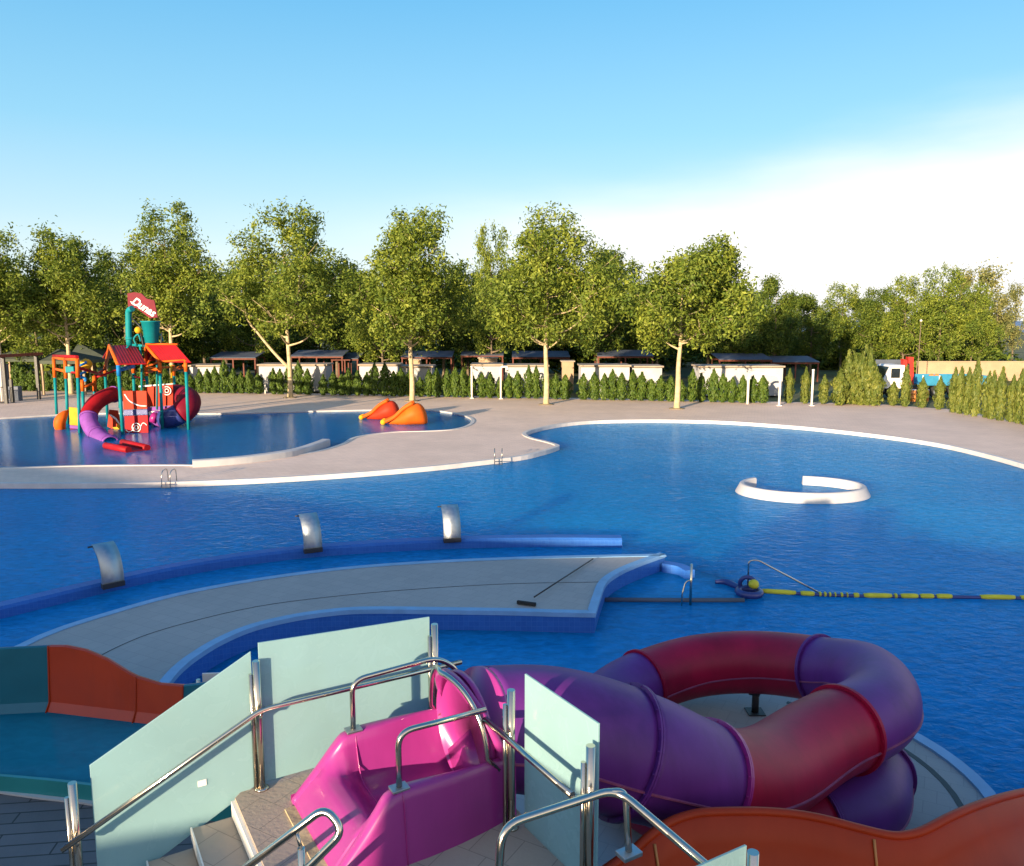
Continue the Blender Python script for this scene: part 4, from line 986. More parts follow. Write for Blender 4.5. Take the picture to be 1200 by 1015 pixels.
# climbing spiral, face ball, bucket tower and flag
sp2 = [AtY(96 + 3.5 * math.cos(k * .5), 446 - k * .8, 45.6) + V((0, .3 * math.sin(k * .5), 0)) for k in range(30)]
MB().tube(sp2, .07, 8).build('spiral', M['blue_paint'], ps)
MB().ball(AtY(101, 427, 46), .32).build('face_ball', M['yellow_paint'], ps); MB().tube([AtY(101, 431, 46), AtY(103, 437, 46)], .05, 8).build('ball_stem', M['yellow_paint'], ps)
MB().box(AtY(83, 433, 46), (.5, .3, .35)).build('spray_box', M['teal_paint'], ps, bevel=.04)
for (a, b) in (((140, 418), (152, 404)), ((166, 422), (164, 404)), ((184, 420), (186, 404))):
    MB().tube([AtY(a[0], a[1] + 60, 46.5), AtY(*a, 46.5), AtY(*b, 46.5)], .06, 8).build('tower_leg', M['teal_paint'], ps)
sp3 = [AtY(152, 405, 46.5), AtY(151, 395, 46.5), AtY(150.5, 364, 46.5), AtY(155, 361.5, 46.3)]
MB().tube(fillet(sp3, .4), .17, 12).build('flag_post', M['teal_paint'], ps)
MB().tube([AtY(152, 398, 46.5), AtY(152, 395, 46.5)], .23, 12).build('post_collar', M['teal_paint'], ps)
MB().tube([AtY(153, 371, 46.5), AtY(183, 403, 46.6)], .04, 8).build('brace', M['dark_metal'], ps)
MB().tube([AtY(152, 404, 46.5), AtY(176, 406, 46.5), AtY(196, 405, 46.5)], .07, 8).build('tower_beam', M['teal_paint'], ps)
for px in (160, 170, 186): MB().tube(catmull([AtY(px, 405, 46.4), AtY(px - 3, 397, 46.4), AtY(px + 2, 392, 46.4), AtY(px + 5, 400, 46.4)], 4), .05, 8).build('pipe_loop', M['teal_paint'], ps)
MB().ball(AtY(162, 387, 46), .2).build('yellow_ball', M['yellow_paint'], ps)
bc = AtY(178, 402, 46.3)
bk = MB().lathe(bc, [(.30, 0), (.36, .02), (.50, 1.17), (.54, 1.18), (.54, 1.24), (.48, 1.24), (.34, .1), (.0, .08)], 24, caps=False).build('bucket', M['teal_paint'], ps)
MB().tube([bc + V((-.6, 0, .6)), bc + V((-.52, 0, 0)), bc + V((-.52, 0, -.3))], .04, 8).tube([bc + V((.6, 0, .6)), bc + V((.52, 0, 0)), bc + V((.52, 0, -.3))], .04, 8).build('bucket_bracket', M['dark_metal'], bk)
# flag
fq = [(149.5, 344), (158, 342.5), (166, 344), (172, 350), (181, 352), (185, 372), (176, 373), (168, 367), (160, 361), (150.5, 360)]
YFg = 46.45
f3 = [AtY(x, y, YFg) for x, y in fq]; nf = len(f3)
mb = MB(); tr = tessellate_polygon([[V((p.x, p.z, 0)) for p in f3]])
mb.add([p + V((0, -.04, 0)) for p in f3] + [p + V((0, .04, 0)) for p in f3], [t for t in tr] + [tuple(i + nf for i in t[::-1]) for t in tr] + [(i, (i + 1) % nf, nf + (i + 1) % nf, nf + i) for i in range(nf)])
flag = mb.build('flag', M['maroon_paint'], ps)
cu = bpy.data.curves.new('flag_text', 'FONT'); cu.body = 'Dunas'; cu.size = .56; cu.shear = .25; cu.extrude = .015; cu.offset = .012
to = bpy.data.objects.new('flag_text', cu); COL.objects.link(to); to.location = (0, 0, 0)
dg = bpy.context.evaluated_depsgraph_get(); me = bpy.data.meshes.new_from_object(to.evaluated_get(dg)); bpy.data.objects.remove(to)
o = bpy.data.objects.new('lettering', me); COL.objects.link(o); me.materials.clear(); me.materials.append(M['white_paint'])
p0 = AtY(153.5, 355, YFg - .06); o.parent = ps; o.matrix_parent_inverse = Matrix.Translation(-ps.location)
o.matrix_basis = Matrix.Translation(p0) @ Matrix.Rotation(R(33), 4, 'Y') @ Matrix.Rotation(R(90), 4, 'X') @ Matrix.Diagonal((1.0, 1.1, 1, 1))
MB().tube([AtY(153, 353.5, YFg - .06), AtY(161, 358.5, YFg - .06), AtY(166, 362, YFg - .06)], .028, 6).build('underline', M['white_paint'], flag)

# two orange animal slides in the splash pool
def whale(px, by, s, mn, label):
    b = P(px, by, SZ); t = empty('animal_slide', b, label, 'animal slide', 'orange animal slides in the splash pool')
    m = MB(); secs = [(-1.15, .10, .12, .10), (-.8, .26, .20, .2), (-.35, .48, .34, .42), (.05, .66, .52, .58), (.45, .72, .64, .66), (.8, .64, .60, .62), (1.05, .40, .40, .42), (1.15, .06, .2, .08)]
    vs = []; k = 16
    for (x, w_, zc, h) in secs:
        for j in range(k):
            a = 2 * math.pi * j / k; vs.append(b + V((x * s, w_ * math.cos(a) * s, max(-.12, (zc + h * math.sin(a)) * s))))
    fs = [(i * k + j, i * k + (j + 1) % k, (i + 1) * k + (j + 1) % k, (i + 1) * k + j) for i in range(len(secs) - 1) for j in range(k)]
    fs += [tuple(range(k))[::-1], tuple(range((len(secs) - 1) * k, len(secs) * k))]
    m.add(vs, fs, True); m.build('body', M[mn], t, sub=1)
    for sg in (-1, 1):
        MB().tube(catmull([b + V((.35 * s, sg * .3 * s, 1.28 * s)), b + V((-.2 * s, sg * .3 * s, .95 * s)), b + V((-.75 * s, sg * .27 * s, .45 * s)), b + V((-1.35 * s, sg * .25 * s, .16 * s))], 5), .12 * s, 10).build('slide_side', M['orange_paint'], t)
        MB().ball(b + V((-1.38 * s, sg * .26 * s, .16 * s)), .17 * s).build('slide_end', M['yellow_paint'], t)
    return t
whale(449, 491.5, .95, 'redorange_paint', 'red orange animal shaped slide, the farther of the pair in the splash pool')
whale(478, 497.5, 1.03, 'orange_paint', 'bright orange animal shaped slide, the nearer of the pair in the splash pool')

# ------------------------------------------------------------------ vegetation
def leaf_cloud(rng, centers, radii, nleaf, size, spread, outward=None, flat=.5):
    """many separate leaf faces in clumps on and inside the given blobs"""
    vol = np.array([r[0] * r[1] * r[2] for r in radii]) ** .7; vol /= vol.sum()
    ncl = max(8, nleaf // 30); bi = rng.choice(len(centers), ncl, p=vol)
    d = rng.normal(size=(ncl, 3)); d /= np.linalg.norm(d, axis=1)[:, None]
    rr = .35 + .68 * rng.random(ncl) ** .55
    cc = np.array(centers)[bi] + d * rr[:, None] * np.array(radii)[bi]
    ci = rng.integers(0, ncl, nleaf); p = cc[ci] + rng.normal(size=(nleaf, 3)) * spread * (.6 + .8 * rng.random(ncl))[ci][:, None]
    nrm = d[ci] * .7 + rng.normal(size=(nleaf, 3)) * .75 + np.array([0, 0, .35]); nrm /= np.linalg.norm(nrm, axis=1)[:, None]
    t = rng.normal(size=(nleaf, 3)); t -= nrm * (t * nrm).sum(1)[:, None]; t /= np.linalg.norm(t, axis=1)[:, None]; b = np.cross(nrm, t)
    s = size * (.6 + .8 * rng.random(nleaf))[:, None]
    q = np.stack([p - t * s * .6, p - b * s * flat * .5 + nrm * s * .1, p + t * s * .6, p + b * s * flat * .5 + nrm * s * .1], 1).reshape(-1, 3)
    return q
def leaf_obj(name, q, m, parent=None):
    n = len(q) // 4; me = bpy.data.meshes.new(name)
    me.vertices.add(n * 4); me.vertices.foreach_set('co', q.ravel().astype(np.float32))
    me.loops.add(n * 4); me.loops.foreach_set('vertex_index', np.arange(n * 4, dtype=np.int32))
    me.polygons.add(n); me.polygons.foreach_set('loop_start', np.arange(n, dtype=np.int32) * 4)
    me.update(); me.validate(); me.materials.append(m)
    o = bpy.data.objects.new(name, me); COL.objects.link(o)
    if parent: o.parent = parent
    return o

def make_tree(name, H, wid, zb, seed, nleaf, lm='leaf_front', bark='bark_pale', stem=None, r0=None, lean=0.0, skew=0.0, nb=15, airy=1.0, lsize=.30):
    rng = np.random.default_rng(seed); rnd = random.Random(seed)
    t = empty(name, (0, 0, 0)); r0 = r0 or .012 * H + .05
    tr = [V((lean * H * k / 6 + rnd.uniform(-.08, .08) * (k > 0), rnd.uniform(-.08, .08) * (k > 0), .86 * H * k / 6 - (.1 if k == 0 else 0))) for k in range(7)]
    tr = catmull(tr, 4); n = len(tr)
    wood = MB().tube(tr, [r0 * (1.25 if i == 0 else 1) * (1 - .86 * i / (n - 1)) for i in range(n)], 9)
    ch = H - zb; cs = []; rs = []
    for i in range(nb):
        f = (i + rnd.uniform(0, .8)) / nb; z = zb + ch * (.08 + .80 * f)
        prof = (math.sin(math.pi * (.15 + .73 * f)) ** .75) * (1.06 - .2 * f)
        rad_ = wid * .5 * prof; a = i * 2.4 + rnd.uniform(-.5, .5); off = rad_ * rnd.uniform(.30, .88)
        br = max(.55, wid * .5 * prof * rnd.uniform(.28, .42))
        c = V((lean * z + skew * (z - zb) + off * math.cos(a), off * math.sin(a), z)); cs.append(tuple(c)); rs.append((br, br, br * rnd.uniform(.7, 1.0)))
        z0 = max(zb * .82, z - rnd.uniform(.25, .5) * (off + 1.2)); s0 = V((lean * z0, 0, z0)); mid = s0.lerp(c, .5) + V((0, 0, -.12 * off))
        k = max(.03, r0 * .42 * (1 - .75 * f)); wood.tube(catmull([s0, mid, c], 4), [k * (1 - .75 * j / 8) for j in range(9)], 6)
        for _ in range(3):
            d = V((rnd.uniform(-1, 1), rnd.uniform(-1, 1), rnd.uniform(-.2, 1))) * br * .85; wood.tube([c.lerp(mid, .25), c + d * .5, c + d], [k * .4, k * .28, k * .1], 5)
    # leader twigs that give the crown a ragged top
    for _ in range(5):
        a = rnd.uniform(0, 6.28); q = wid * .17; cs.append((lean * H + skew * ch + q * math.cos(a), q * math.sin(a), H - rnd.uniform(.3, 1.3))); rs.append((wid * .09, wid * .09, wid * .13))
    if stem:
        sp_ = catmull([V(p) for p in stem], 5); m_ = len(sp_); wood.tube(sp_, [r0 * .62 * (1 - .7 * i / (m_ - 1)) for i in range(m_)], 8)
        e = sp_[-1]; cs += [tuple(e), tuple(e + V((-.6, .3, -1.2))), tuple(e + V((.5, .2, 1.1)))]; rs += [(1.5, 1.4, 1.5), (1.1, 1.1, 1.0), (1.1, 1.1, 1.2)]
    wood.build('trunk', M[bark], t)
    q = leaf_cloud(rng, cs, rs, nleaf, lsize, .29 * airy)
    leaf_obj('crown', q, M[lm], t)
    return t

FRONT = [  # px, base row, top row, crown left, crown right, crown bottom row, seed, options, label
    (340, 466, 249, 268, 420, 392, 11, dict(stem=True), 'plane tree with a forked trunk and a second pale stem leaning left'),
    (483, 470, 246, 424, 556, 404, 12, dict(), 'tall slim plane tree standing just behind the two orange animal slides'),
    (640, 474, 249, 578, 748, 405, 13, dict(skew=.03), 'tallest lit plane tree with straight pale trunk in the middle of the deck'),
    (793, 479, 281, 754, 888, 402, 14, dict(lean=.02, skew=.02), 'rounded plane tree at the right end of the front row, trunk leaning right'),
    (203, 460, 242, 150, 262, 392, 15, dict(), 'tall plane tree rising behind the red roofs and the tipping bucket'),
    (84, 462, 266, 36, 142, 395, 16, dict(), 'plane tree behind the left end of the play structure and the dark tents'),
    (3, 466, 268, -50, 48, 398, 17, dict(), 'plane tree cut by the left edge of the view, behind the dark gate'),
]
for (px, by, ty, xl, xr, cb, seed, op, lab) in FRONT:
    b = P(px, by, 0); H = above(b, ty); zb = above(b, cb); sc = depth(b) / F; wid = (xr - xl) * sc * 1.17
    op = dict(op); op['skew'] = op.get('skew', 0) + (((xl + xr) / 2 - px) * sc - op.get('lean', 0) * H * .6) / max(1, (H - zb)) * .8
    if op.get('stem'):
        def rel(x, y): q = AtY(x, y, b.y); return (q.x - b.x, 0, q.z)
        op['stem'] = [rel(339, 432), rel(320, 412), rel(302, 390), rel(290, 374), rel(286, 352), rel(281, 325)]
    t = make_tree('plane_tree', H * .955, wid, zb, seed, 26000 if seed < 15 else 20000, r0=.21, lsize=.235, nb=24, lm='leaf_front', **op)
    t.location = b; tag(t, lab, 'tree', 'plane trees along the back of the deck')
    o = MB().lathe((0, 0, 0), [(.55, .0), (.55, .03), (.40, .05), (.0, .06)], 14, caps=False).build('root_soil', M['ground_soil']); o.parent = t

# second rows, sharing four tree shapes
VAR = [make_tree('broadleaf_tree', 12, 9.5, 2.2, 31, 15000, 'leaf_dark', 'bark_dark', lsize=.25, nb=18), make_tree('broadleaf_tree', 12, 8.5, 2.6, 32, 15000, 'leaf_dark', 'bark_dark', lsize=.25, nb=17),
       make_tree('broadleaf_tree', 12, 10.5, 2.0, 33, 15000, 'leaf_front', 'bark_dark', lsize=.25, nb=18), make_tree('poplar_tree', 12, 5.5, 2.4, 34, 4200, 'leaf_silver', 'bark_dark', airy=1.3, lsize=.30, nb=16)]
used = set()
def put_tree(v, px, Y, top, wpx, lab, grp):
    b = AtY(px, 420, Y); H = AtY(px, top, Y).z; t = VAR[v] if v not in used else copy_tree(VAR[v]); used.add(v)
    t.location = (b.x, Y, -.03); s = H / 12.0; wv = (9.5, 8.5, 10.5, 5.5)[v]; ws = wpx / F * Y / wv
    t.scale = (ws, ws, s); t.rotation_euler.z = random.uniform(0, 6.28); tag(t, lab, 'tree', grp)
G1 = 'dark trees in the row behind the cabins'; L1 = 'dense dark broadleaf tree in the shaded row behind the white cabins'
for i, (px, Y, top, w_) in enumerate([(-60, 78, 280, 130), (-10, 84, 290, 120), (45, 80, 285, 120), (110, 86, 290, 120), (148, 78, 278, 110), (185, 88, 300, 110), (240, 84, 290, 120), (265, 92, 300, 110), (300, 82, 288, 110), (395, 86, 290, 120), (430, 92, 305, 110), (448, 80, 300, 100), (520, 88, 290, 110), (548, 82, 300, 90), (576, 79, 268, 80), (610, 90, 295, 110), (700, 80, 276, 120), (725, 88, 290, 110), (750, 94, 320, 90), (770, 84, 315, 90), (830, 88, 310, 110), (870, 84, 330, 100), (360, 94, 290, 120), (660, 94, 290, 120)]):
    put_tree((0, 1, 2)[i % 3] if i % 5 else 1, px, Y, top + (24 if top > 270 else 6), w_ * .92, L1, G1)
G2 = 'trees behind the truck and the tan wall'
for (v, px, Y, top, w_, lab) in [(1, 907, 84, 330, 70, 'dark tree between the rounded plane tree and the tall cypress clump'), (0, 950, 92, 348, 80, 'dark low tree left of the tall cypress clump, second from the plane tree'), (2, 985, 100, 338, 75, 'olive green tree behind the tall cypress clump'), (1, 1022, 96, 342, 60, 'small green tree behind the truck cab'),
                                 (2, 1058, 92, 330, 80, 'bright green tree rising above the red crane'), (2, 1100, 88, 320, 90, 'large bright green tree behind the blue truck bed'), (2, 1138, 94, 338, 70, 'green tree behind the tan wall, right of the large bright one'), (3, 1150, 104, 314, 52, 'airy silvery poplar, the tallest at the far right'), (3, 1186, 104, 334, 30, 'thin silvery poplar at the far right edge'), (3, 1120, 108, 318, 42, 'silvery poplar half hidden behind the large bright tree'), (3, 1165, 100, 345, 40, 'short silvery poplar between the two taller poplars'), (0, 930, 110, 350, 110, 'broad dark tree far behind the shower arch'), (0, 1000, 116, 352, 120, 'broad dark tree deep in the gap behind the cypress clump'), (1, 880, 112, 345, 90, 'dark tree deep behind the rounded plane tree'), (0, 1075, 112, 350, 110, 'dark tree deep behind the truck crane')]:
    put_tree(v, px, Y, top, w_, lab, G2)
mb = [VAR[0]]
for i, (px, Y, top, w_) in enumerate([(-120, 120, 330, 160), (0, 118, 325, 160), (110, 122, 330, 160), (220, 118, 325, 160), (330, 122, 330, 160), (440, 118, 325, 160), (550, 122, 330, 160), (660, 118, 330, 160), (770, 122, 335, 160), (850, 120, 345, 150), (1120, 122, 352, 120)]):
    put_tree((0, 1)[i % 2], px, Y, top, w_, 'dim tree deep in the wood behind the campsite', 'trees deep in the wood')

# low bushes under the trees closing the view
def bush(seed, lm, nm, sx=1, sz=1, n=1500):
    rng = np.random.default_rng(seed); cs = [(random.uniform(-1.2, 1.2) * sx, random.uniform(-.6, .6), random.uniform(.4, 1.1) * sz) for _ in range(7)]; rs = [(.9 * sx, .8, .75 * sz)] * 7
    return leaf_obj(nm, leaf_cloud(rng, cs, rs, n, .3, .16), M[lm])
bv = [bush(51, 'leaf_dark', 'bush'), bush(52, 'leaf_dark', 'bush', 1.3)]
for i in range(34):
    o = bv[i % 2] if i < 2 else bv[i % 2].copy()
    if i >= 2: COL.objects.link(o)
    Y = 96 + (i * 7) % 19; px = -60 + i * 37; o.location = (AtY(px, 420, Y).x, Y, -.05); k = 1.5 + (i % 4) * .3; o.scale = (k * 1.4, k, k); o.rotation_euler.z = i
    tag(o, 'dark bush in the undergrowth beneath the trees behind the campsite', 'bush', 'bushes beneath the trees')

# columnar shrubs along the deck
def cyp(seed, lm, h=1.0, w=.30, n=1300, ls=.15, tips=3):
    rng = np.random.default_rng(seed); z = rng.random(n) ** .85; a = rng.random(n) * 2 * math.pi
    prof = np.minimum(1, (1 - z) * 3.0 + .05) * np.minimum(1, z * 6 + .45)
    lump = 1 + .28 * np.sin(a * 3 + z * 9 + seed) + .18 * np.sin(a * 2 - z * 17 + seed * 2)
    r = w * prof * lump * (.55 + .5 * rng.random(n) ** .6)
    p = np.stack([r * np.cos(a), r * np.sin(a), .03 + z * (h + .05 * np.sin(a * tips)) ], 1)
    nrm = np.stack([np.cos(a), np.sin(a), .25 + 0 * a], 1) + rng.normal(size=(n, 3)) * .45; nrm /= np.linalg.norm(nrm, axis=1)[:, None]
    t = np.array([0, 0, 1.0]) + rng.normal(size=(n, 3)) * .35; t = t - nrm * (t * nrm).sum(1)[:, None]; t /= np.linalg.norm(t, axis=1)[:, None]; b = np.cross(nrm, t)
    s = ls * (.6 + .8 * rng.random(n))[:, None]; s *= 1
    q = np.stack([p - t * s * .5, p - b * s * .3, p + t * s * .8, p + b * s * .3], 1).reshape(-1, 3)
    return q
hv = [leaf_obj('columnar_shrub', cyp(60 + k, 'leaf_hedge', 1.75 + .12 * k, .36 + .03 * (k % 2)), M['leaf_hedge']) for k in range(5)]
cv = [leaf_obj('cypress_shrub', cyp(70 + k, 'leaf_cypress', 2.4 + .2 * k, .40, 1500, .17), M['leaf_cypress']) for k in range(4)]
uh = set()
def put_shrub(vs, k, loc, s, lab, grp, cat='shrub'):
    o = vs[k]
    if o.name in uh: o = o.copy(); COL.objects.link(o)
    else: uh.add(o.name)
    o.location = loc; o.scale = s; o.rotation_euler.z = random.uniform(0, 6.28); tag(o, lab, cat, grp)
def along(poly, step):
    out = []; acc = 0
    for a, b in zip(poly[:-1], poly[1:]):
        L_ = (b - a).length; s = -acc + step if acc else 0
        while s < L_: out.append(a.lerp(b, s / L_)); s += step
        acc = (L_ - (s - step))
    return out
H1 = along(hedge_line[0:4] , .73)
x_gap = [(905, 985)]
for i, b in enumerate(H1):
    px = CX + F * b.x / depth(b); h = .90 + .24 * random.random() + (.12 * math.sin(i * .7))
    if random.random() < .04: continue
    put_shrub(hv, random.randrange(5), b + V((random.uniform(-.1, .1), random.uniform(-.15, .15) + .3, 0)), (random.uniform(.85, 1.15), random.uniform(.85, 1.1), h), 'small columnar green shrub in the hedge row along the back of the deck', 'columnar shrubs along the back of the deck')
for px, py, h in [(924, 474, .95), (943, 474.5, 1.0), (965, 475, .8), (1060, 478, .95), (1080, 479.5, .8), (1100, 481.5, .85), (1046, 477, .7)]:
    put_shrub(cv, random.randrange(4), P(px, py - 1.5, 0), (.75, .75, h * .98), 'thin yellowish cypress shrub standing loosely along the deck edge near the truck', 'loose cypress shrubs near the truck')
for px, py, h in [(983, 475, 1.0), (992, 474, 1.25), (1000, 474, 1.35), (1008, 474.5, 1.3), (1017, 475, 1.35), (1025, 475.5, 1.05), (997, 472.5, 1.4), (1012, 472.5, 1.45)]:
    put_shrub(cv, random.randrange(4), P(px, py, 0), (1.15, 1.15, h), 'tall yellow green cypress shrub in the clump left of the truck cab', 'tall cypress clump')
for b in along([P(1116, 484, 0), P(1150, 489.5, 0), P(1200, 498, 0), P(1330, 528, 0)], .72):
    put_shrub(cv, random.randrange(4), b + V((random.uniform(0, .3), .2, 0)), (.75, .75, random.uniform(1.0, 1.35)), 'slender cypress shrub in the dense row at the right edge of the deck', 'cypress row at the right of the deck')
# ------------------------------------------------------------------ campsite behind the hedge
def cabin(x0, x1, Y, top, lab, dk=2.4, side=None):
    a, b = AtY(x0, top, Y), AtY(x1, top, Y); h = a.z; c = (a + b) / 2; wd = (b - a).length
    t = empty('campsite_cabin', V((c.x, Y + dk / 2, 0)), lab, 'cabin', 'white cabins behind the hedge')
    MB().box((c.x, Y + dk / 2, h / 2 - .05), (wd, dk, h - .1)).build('wall', M['white_render'], t, bevel=.02)
    MB().box((c.x, Y + dk / 2, h + .02), (wd + .24, dk + .3, .14)).build('roof', M['tan_roof'], t, bevel=.02)
    return t
cab = [(222, 258, 70, 429, 'white cabin wall behind the hedge, first right of the red play roofs'), (303, 382, 69, 428, 'long white cabin behind the hedge and the forked plane tree'), (421, 466, 68, 428, 'white cabin left of the slim plane tree trunk, behind the hedge'), (468, 506, 69, 430, 'short white cabin just right of the slim plane tree trunk'), (553, 588, 67, 428, 'white cabin behind the pair of white shower poles'), (592, 642, 67.5, 429, 'white cabin behind the pale trunk in the middle of the deck'), (681, 738, 66, 429, 'white cabin right of the middle plane tree trunk'), (741, 776, 66.5, 430, 'short white cabin left of the leaning plane tree'), (820, 918, 65, 430, 'long white cabin behind the shower arch at the right')]
for x0, x1, Y, top, lab in cab: cabin(x0, x1, Y, top, lab)
def pergola(x0, x1, Y, top, lab):
    a, b = AtY(x0, top, Y), AtY(x1, top, Y); h = a.z; c = (a + b) / 2; wd = (b - a).length
    t = empty('pergola', V((c.x, Y + 1.5, 0)), lab, 'pergola', 'brown pergolas behind the cabins')
    MB().box((c.x, Y, h - .06), (wd, .12, .14)).build('beam', M['red_wood'], t); MB().box((c.x, Y + 3, h - .06), (wd, .12, .14)).build('beam', M['red_wood'], t)
    MB().slab([V((a.x, Y - .2, h + .06)), V((b.x, Y - .2, h + .06)), V((b.x, Y + 3.2, h + .5)), V((a.x, Y + 3.2, h + .5))], .05).build('sheet_roof', M['blue_grey_sheet'], t)
    for x in (a.x + .1, c.x, b.x - .1):
        for y in (Y, Y + 3): MB().box((x, y, (h - .13) / 2), (.12, .12, h - .13)).build('post', M['red_wood'], t)
    return t
for i, (x0, x1, top) in enumerate([(246, 300, 419), (340, 402, 417), (388, 420, 420), (470, 530, 418), (540, 590, 416), (600, 668, 418), (700, 766, 417), (842, 905, 421), (905, 960, 424)]):
    pergola(x0, x1, 77.5 + (i % 3) * 1.2, top + 1, 'brown timber pergola with a grey sheet roof, ' + ['first right of the red play roofs', 'above the long cabin by the forked tree', 'between the forked and the slim tree', 'behind the slim plane tree', 'behind the pair of shower poles', 'behind the middle plane tree trunk', 'right of the middle plane tree', 'above the long cabin at the right', 'at the right end, behind the shower arch'][i])
for px, Y, w_, h, lab in [(487, 72.2, .9, 2.55, 'small tan hut between two cabins near the slim plane tree'), (572, 72, 1.6, 2.7, 'tan hut above the cabin behind the shower poles'), (665, 70, 1.0, 2.5, 'tan hut just right of the middle plane tree trunk')]:
    c = AtY(px, 430, Y); t = empty('hut', V((c.x, Y, 0)), lab, 'hut')
    MB().box((c.x, Y, h / 2), (w_, 1.2, h)).build('wall', M['tan_render'], t, bevel=.02); MB().box((c.x, Y, h + .05), (w_ + .2, 1.4, .1)).build('roof', M['tan_roof'], t)

# shower poles and arch
def shower(px, by, top, lab, bend):
    b = P(px, by, 0); z = above(b, top); t = empty('shower_pole', b, lab, 'shower', 'outdoor shower poles')
    q = [b, b + V((0, 0, z)), b + V((bend, 0, z + .02)), b + V((bend, 0, z - .25))] if bend else [b, b + V((0, 0, z))]
    MB().tube(fillet(q, .18), .075, 12).build('pole', M['white_paint'], t)
    MB().box(b + V((0, 0, .02)), (.3, .3, .04)).build('base_plate', M['white_paint'], t, bevel=.005)
    if bend: MB().lathe(b + V((bend, 0, z - .33)), [(.10, 0), (.10, .03), (.03, .09)], 12).build('shower_head', M['steel'], t)
    else: MB().lathe(b + V((0, 0, z)), [(.10, 0), (.10, .05), (.02, .08)], 12).build('cap', M['white_paint'], t)
    return t
shower(553, 466.8, 430, 'plain white pole, left one of the pair before the hedge', 0); shower(587, 467.5, 430, 'white shower pole with a short bent head, right of the pair', .5)
shower(951, 475.5, 434, 'thick white pole standing alone near the cypress clump', 0)
b = P(913, 475.5, 0); z = above(b, 440); b2 = P(876, 473.5, 0)
t = empty('shower_arch', b, 'white pipe arch over the hedge at the right end of the cabins', 'shower')
MB().tube(fillet([b, V((b.x, b.y, z)), V((b2.x, b2.y, z + .12)), V((b2.x, b2.y, 0))], .5), .085, 12).build('arch_pipe', M['white_paint'], t)
MB().box(b + V((0, 0, .02)), (.3, .3, .04)).build('base_plate', M['white_paint'], t)
for px, by, top, lab in [(311, 461.5, 450, 'short white stub post in front of the hedge left of the forked tree'), (352, 461.5, 451, 'short white stub post right of the forked tree'), (602, 465.5, 456, 'short white stub post right of the shower poles')]:
    b = P(px, by, 0); z = above(b, top); t = empty('stub_post', b, lab, 'post')
    MB().tube([b, b + V((0, 0, z))], .06, 10).build('shaft', M['white_paint'], t); MB().lathe(b + V((0, 0, z)), [(.07, 0), (.07, .04), (.01, .07)], 10).build('cap', M['white_paint'], t)

# truck with crane
def AtB(px, py, Y=63.0): return AtY(px, py, Y)
g = AtB(1035, 460); x0 = AtB(1034, 440).x; x1 = AtB(1160, 440).x; Yt = 63.0
t = empty('crane_truck', V(((x0 + x1) / 2, Yt, 0)), 'white cab truck with red folded crane and blue bed parked behind the hedge', 'truck')
def bx(nm, xa, xb, za, zb, m, ya=0, yb=2.3, bev=.03, par=None): return MB().box(((xa + xb) / 2, Yt + (ya + yb) / 2, (za + zb) / 2), (xb - xa, yb - ya, zb - za)).build(nm, m, par or t, bevel=bev)
bx('chassis', x0 + .3, x1 - .2, .62, .86, M['dark_metal'], .5, 1.8)
ca = AtB(1036, 449); zt = AtB(1045, 428).z; xb_ = AtB(1060, 440).x; xa = ca.x
mb = MB(); prof = [(xa, .75), (xa - .04, 1.45), (xa + .42, zt - .1), (xa + .6, zt), (xb_, zt), (xb_, .75)]
n = len(prof); mb.add([(x, Yt, z) for x, z in prof] + [(x, Yt + 2.3, z) for x, z in prof], [tuple(range(n)), tuple(range(2 * n - 1, n - 1, -1))] + [(i, (i + 1) % n, n + (i + 1) % n, n + i) for i in range(n)])
cabm = mb.build('cab', M['white_paint'], t, bevel=.05)
bx('side_window', xa + .5, xb_ - .35, zt - 1.0, zt - .25, M['dark_glass'], -.015, .02, .01, cabm)
MB().slab([V((xa - .02, Yt + .2, 1.5)), V((xa - .02, Yt + 2.1, 1.5)), V((xa + .4, Yt + 2.1, zt - .14)), V((xa + .4, Yt + .2, zt - .14))], .03).build('windscreen', M['dark_glass'], cabm)
bx('bumper', xa - .12, xa + .1, .45, .75, M['dark_metal'])
bx('headlight', xa - .06, xa + .05, .85, 1.05, M['white_paint'], .15, .5, .01, cabm); bx('headlight', xa - .06, xa + .05, .85, 1.05, M['white_paint'], 1.8, 2.15, .01, cabm)
xba = AtB(1081, 440).x; zb1, zb0 = AtB(1100, 440.5).z, AtB(1100, 452).z
bed = bx('bed', xba, x1, zb0, zb0 + .12, M['truck_blue'])
for ya, yb in ((0, .06), (2.24, 2.3)): bx('bed_side', xba, x1, zb0 + .12, zb1, M['truck_blue'], ya, yb, .01, bed)
bx('tailgate', x1 - .06, x1, zb0 + .12, zb1, M['truck_blue'], .07, 2.23, .01, bed)
for k in range(5): bx('stake', xba + k * (x1 - xba - .08) / 4, xba + .08 + k * (x1 - xba - .08) / 4, zb0 + .12, zb1 + .03, M['white_paint'], -.04, -.002, .005, bed)
xc = AtB(1065, 440).x; zc = AtB(1066, 419).z
cr = empty('crane', V((xc, Yt, 0))); cr.parent = t; cr.matrix_parent_inverse = Matrix.Translation(-t.location)
cr.location = (xc, Yt, 0)
def crb(nm, q, w_, m):
    o = MB().slab([V((xc + a, Yt + .9, z)) for a, z in q], w_).build(nm, m, cr); return o
crb('boom', [(0, 1.1), (.34, .9), (.12, zc - .25), (-.18, zc - .15)], .5, M['crane_red']); crb('boom', [(.45, .95), (.78, 1.0), (.62, zc), (.2, zc + .02)], .42, M['crane_red'])
crb('ram', [(.3, 1.1), (.4, 1.1), (.3, zc - .5), (.22, zc - .5)], .6, M['dark_metal']); MB().tube([V((xc + .3, Yt + .9, .75)), V((xc + .3, Yt + .9, 1.3))], .28, 14).build('turret', M['dark_metal'], cr)
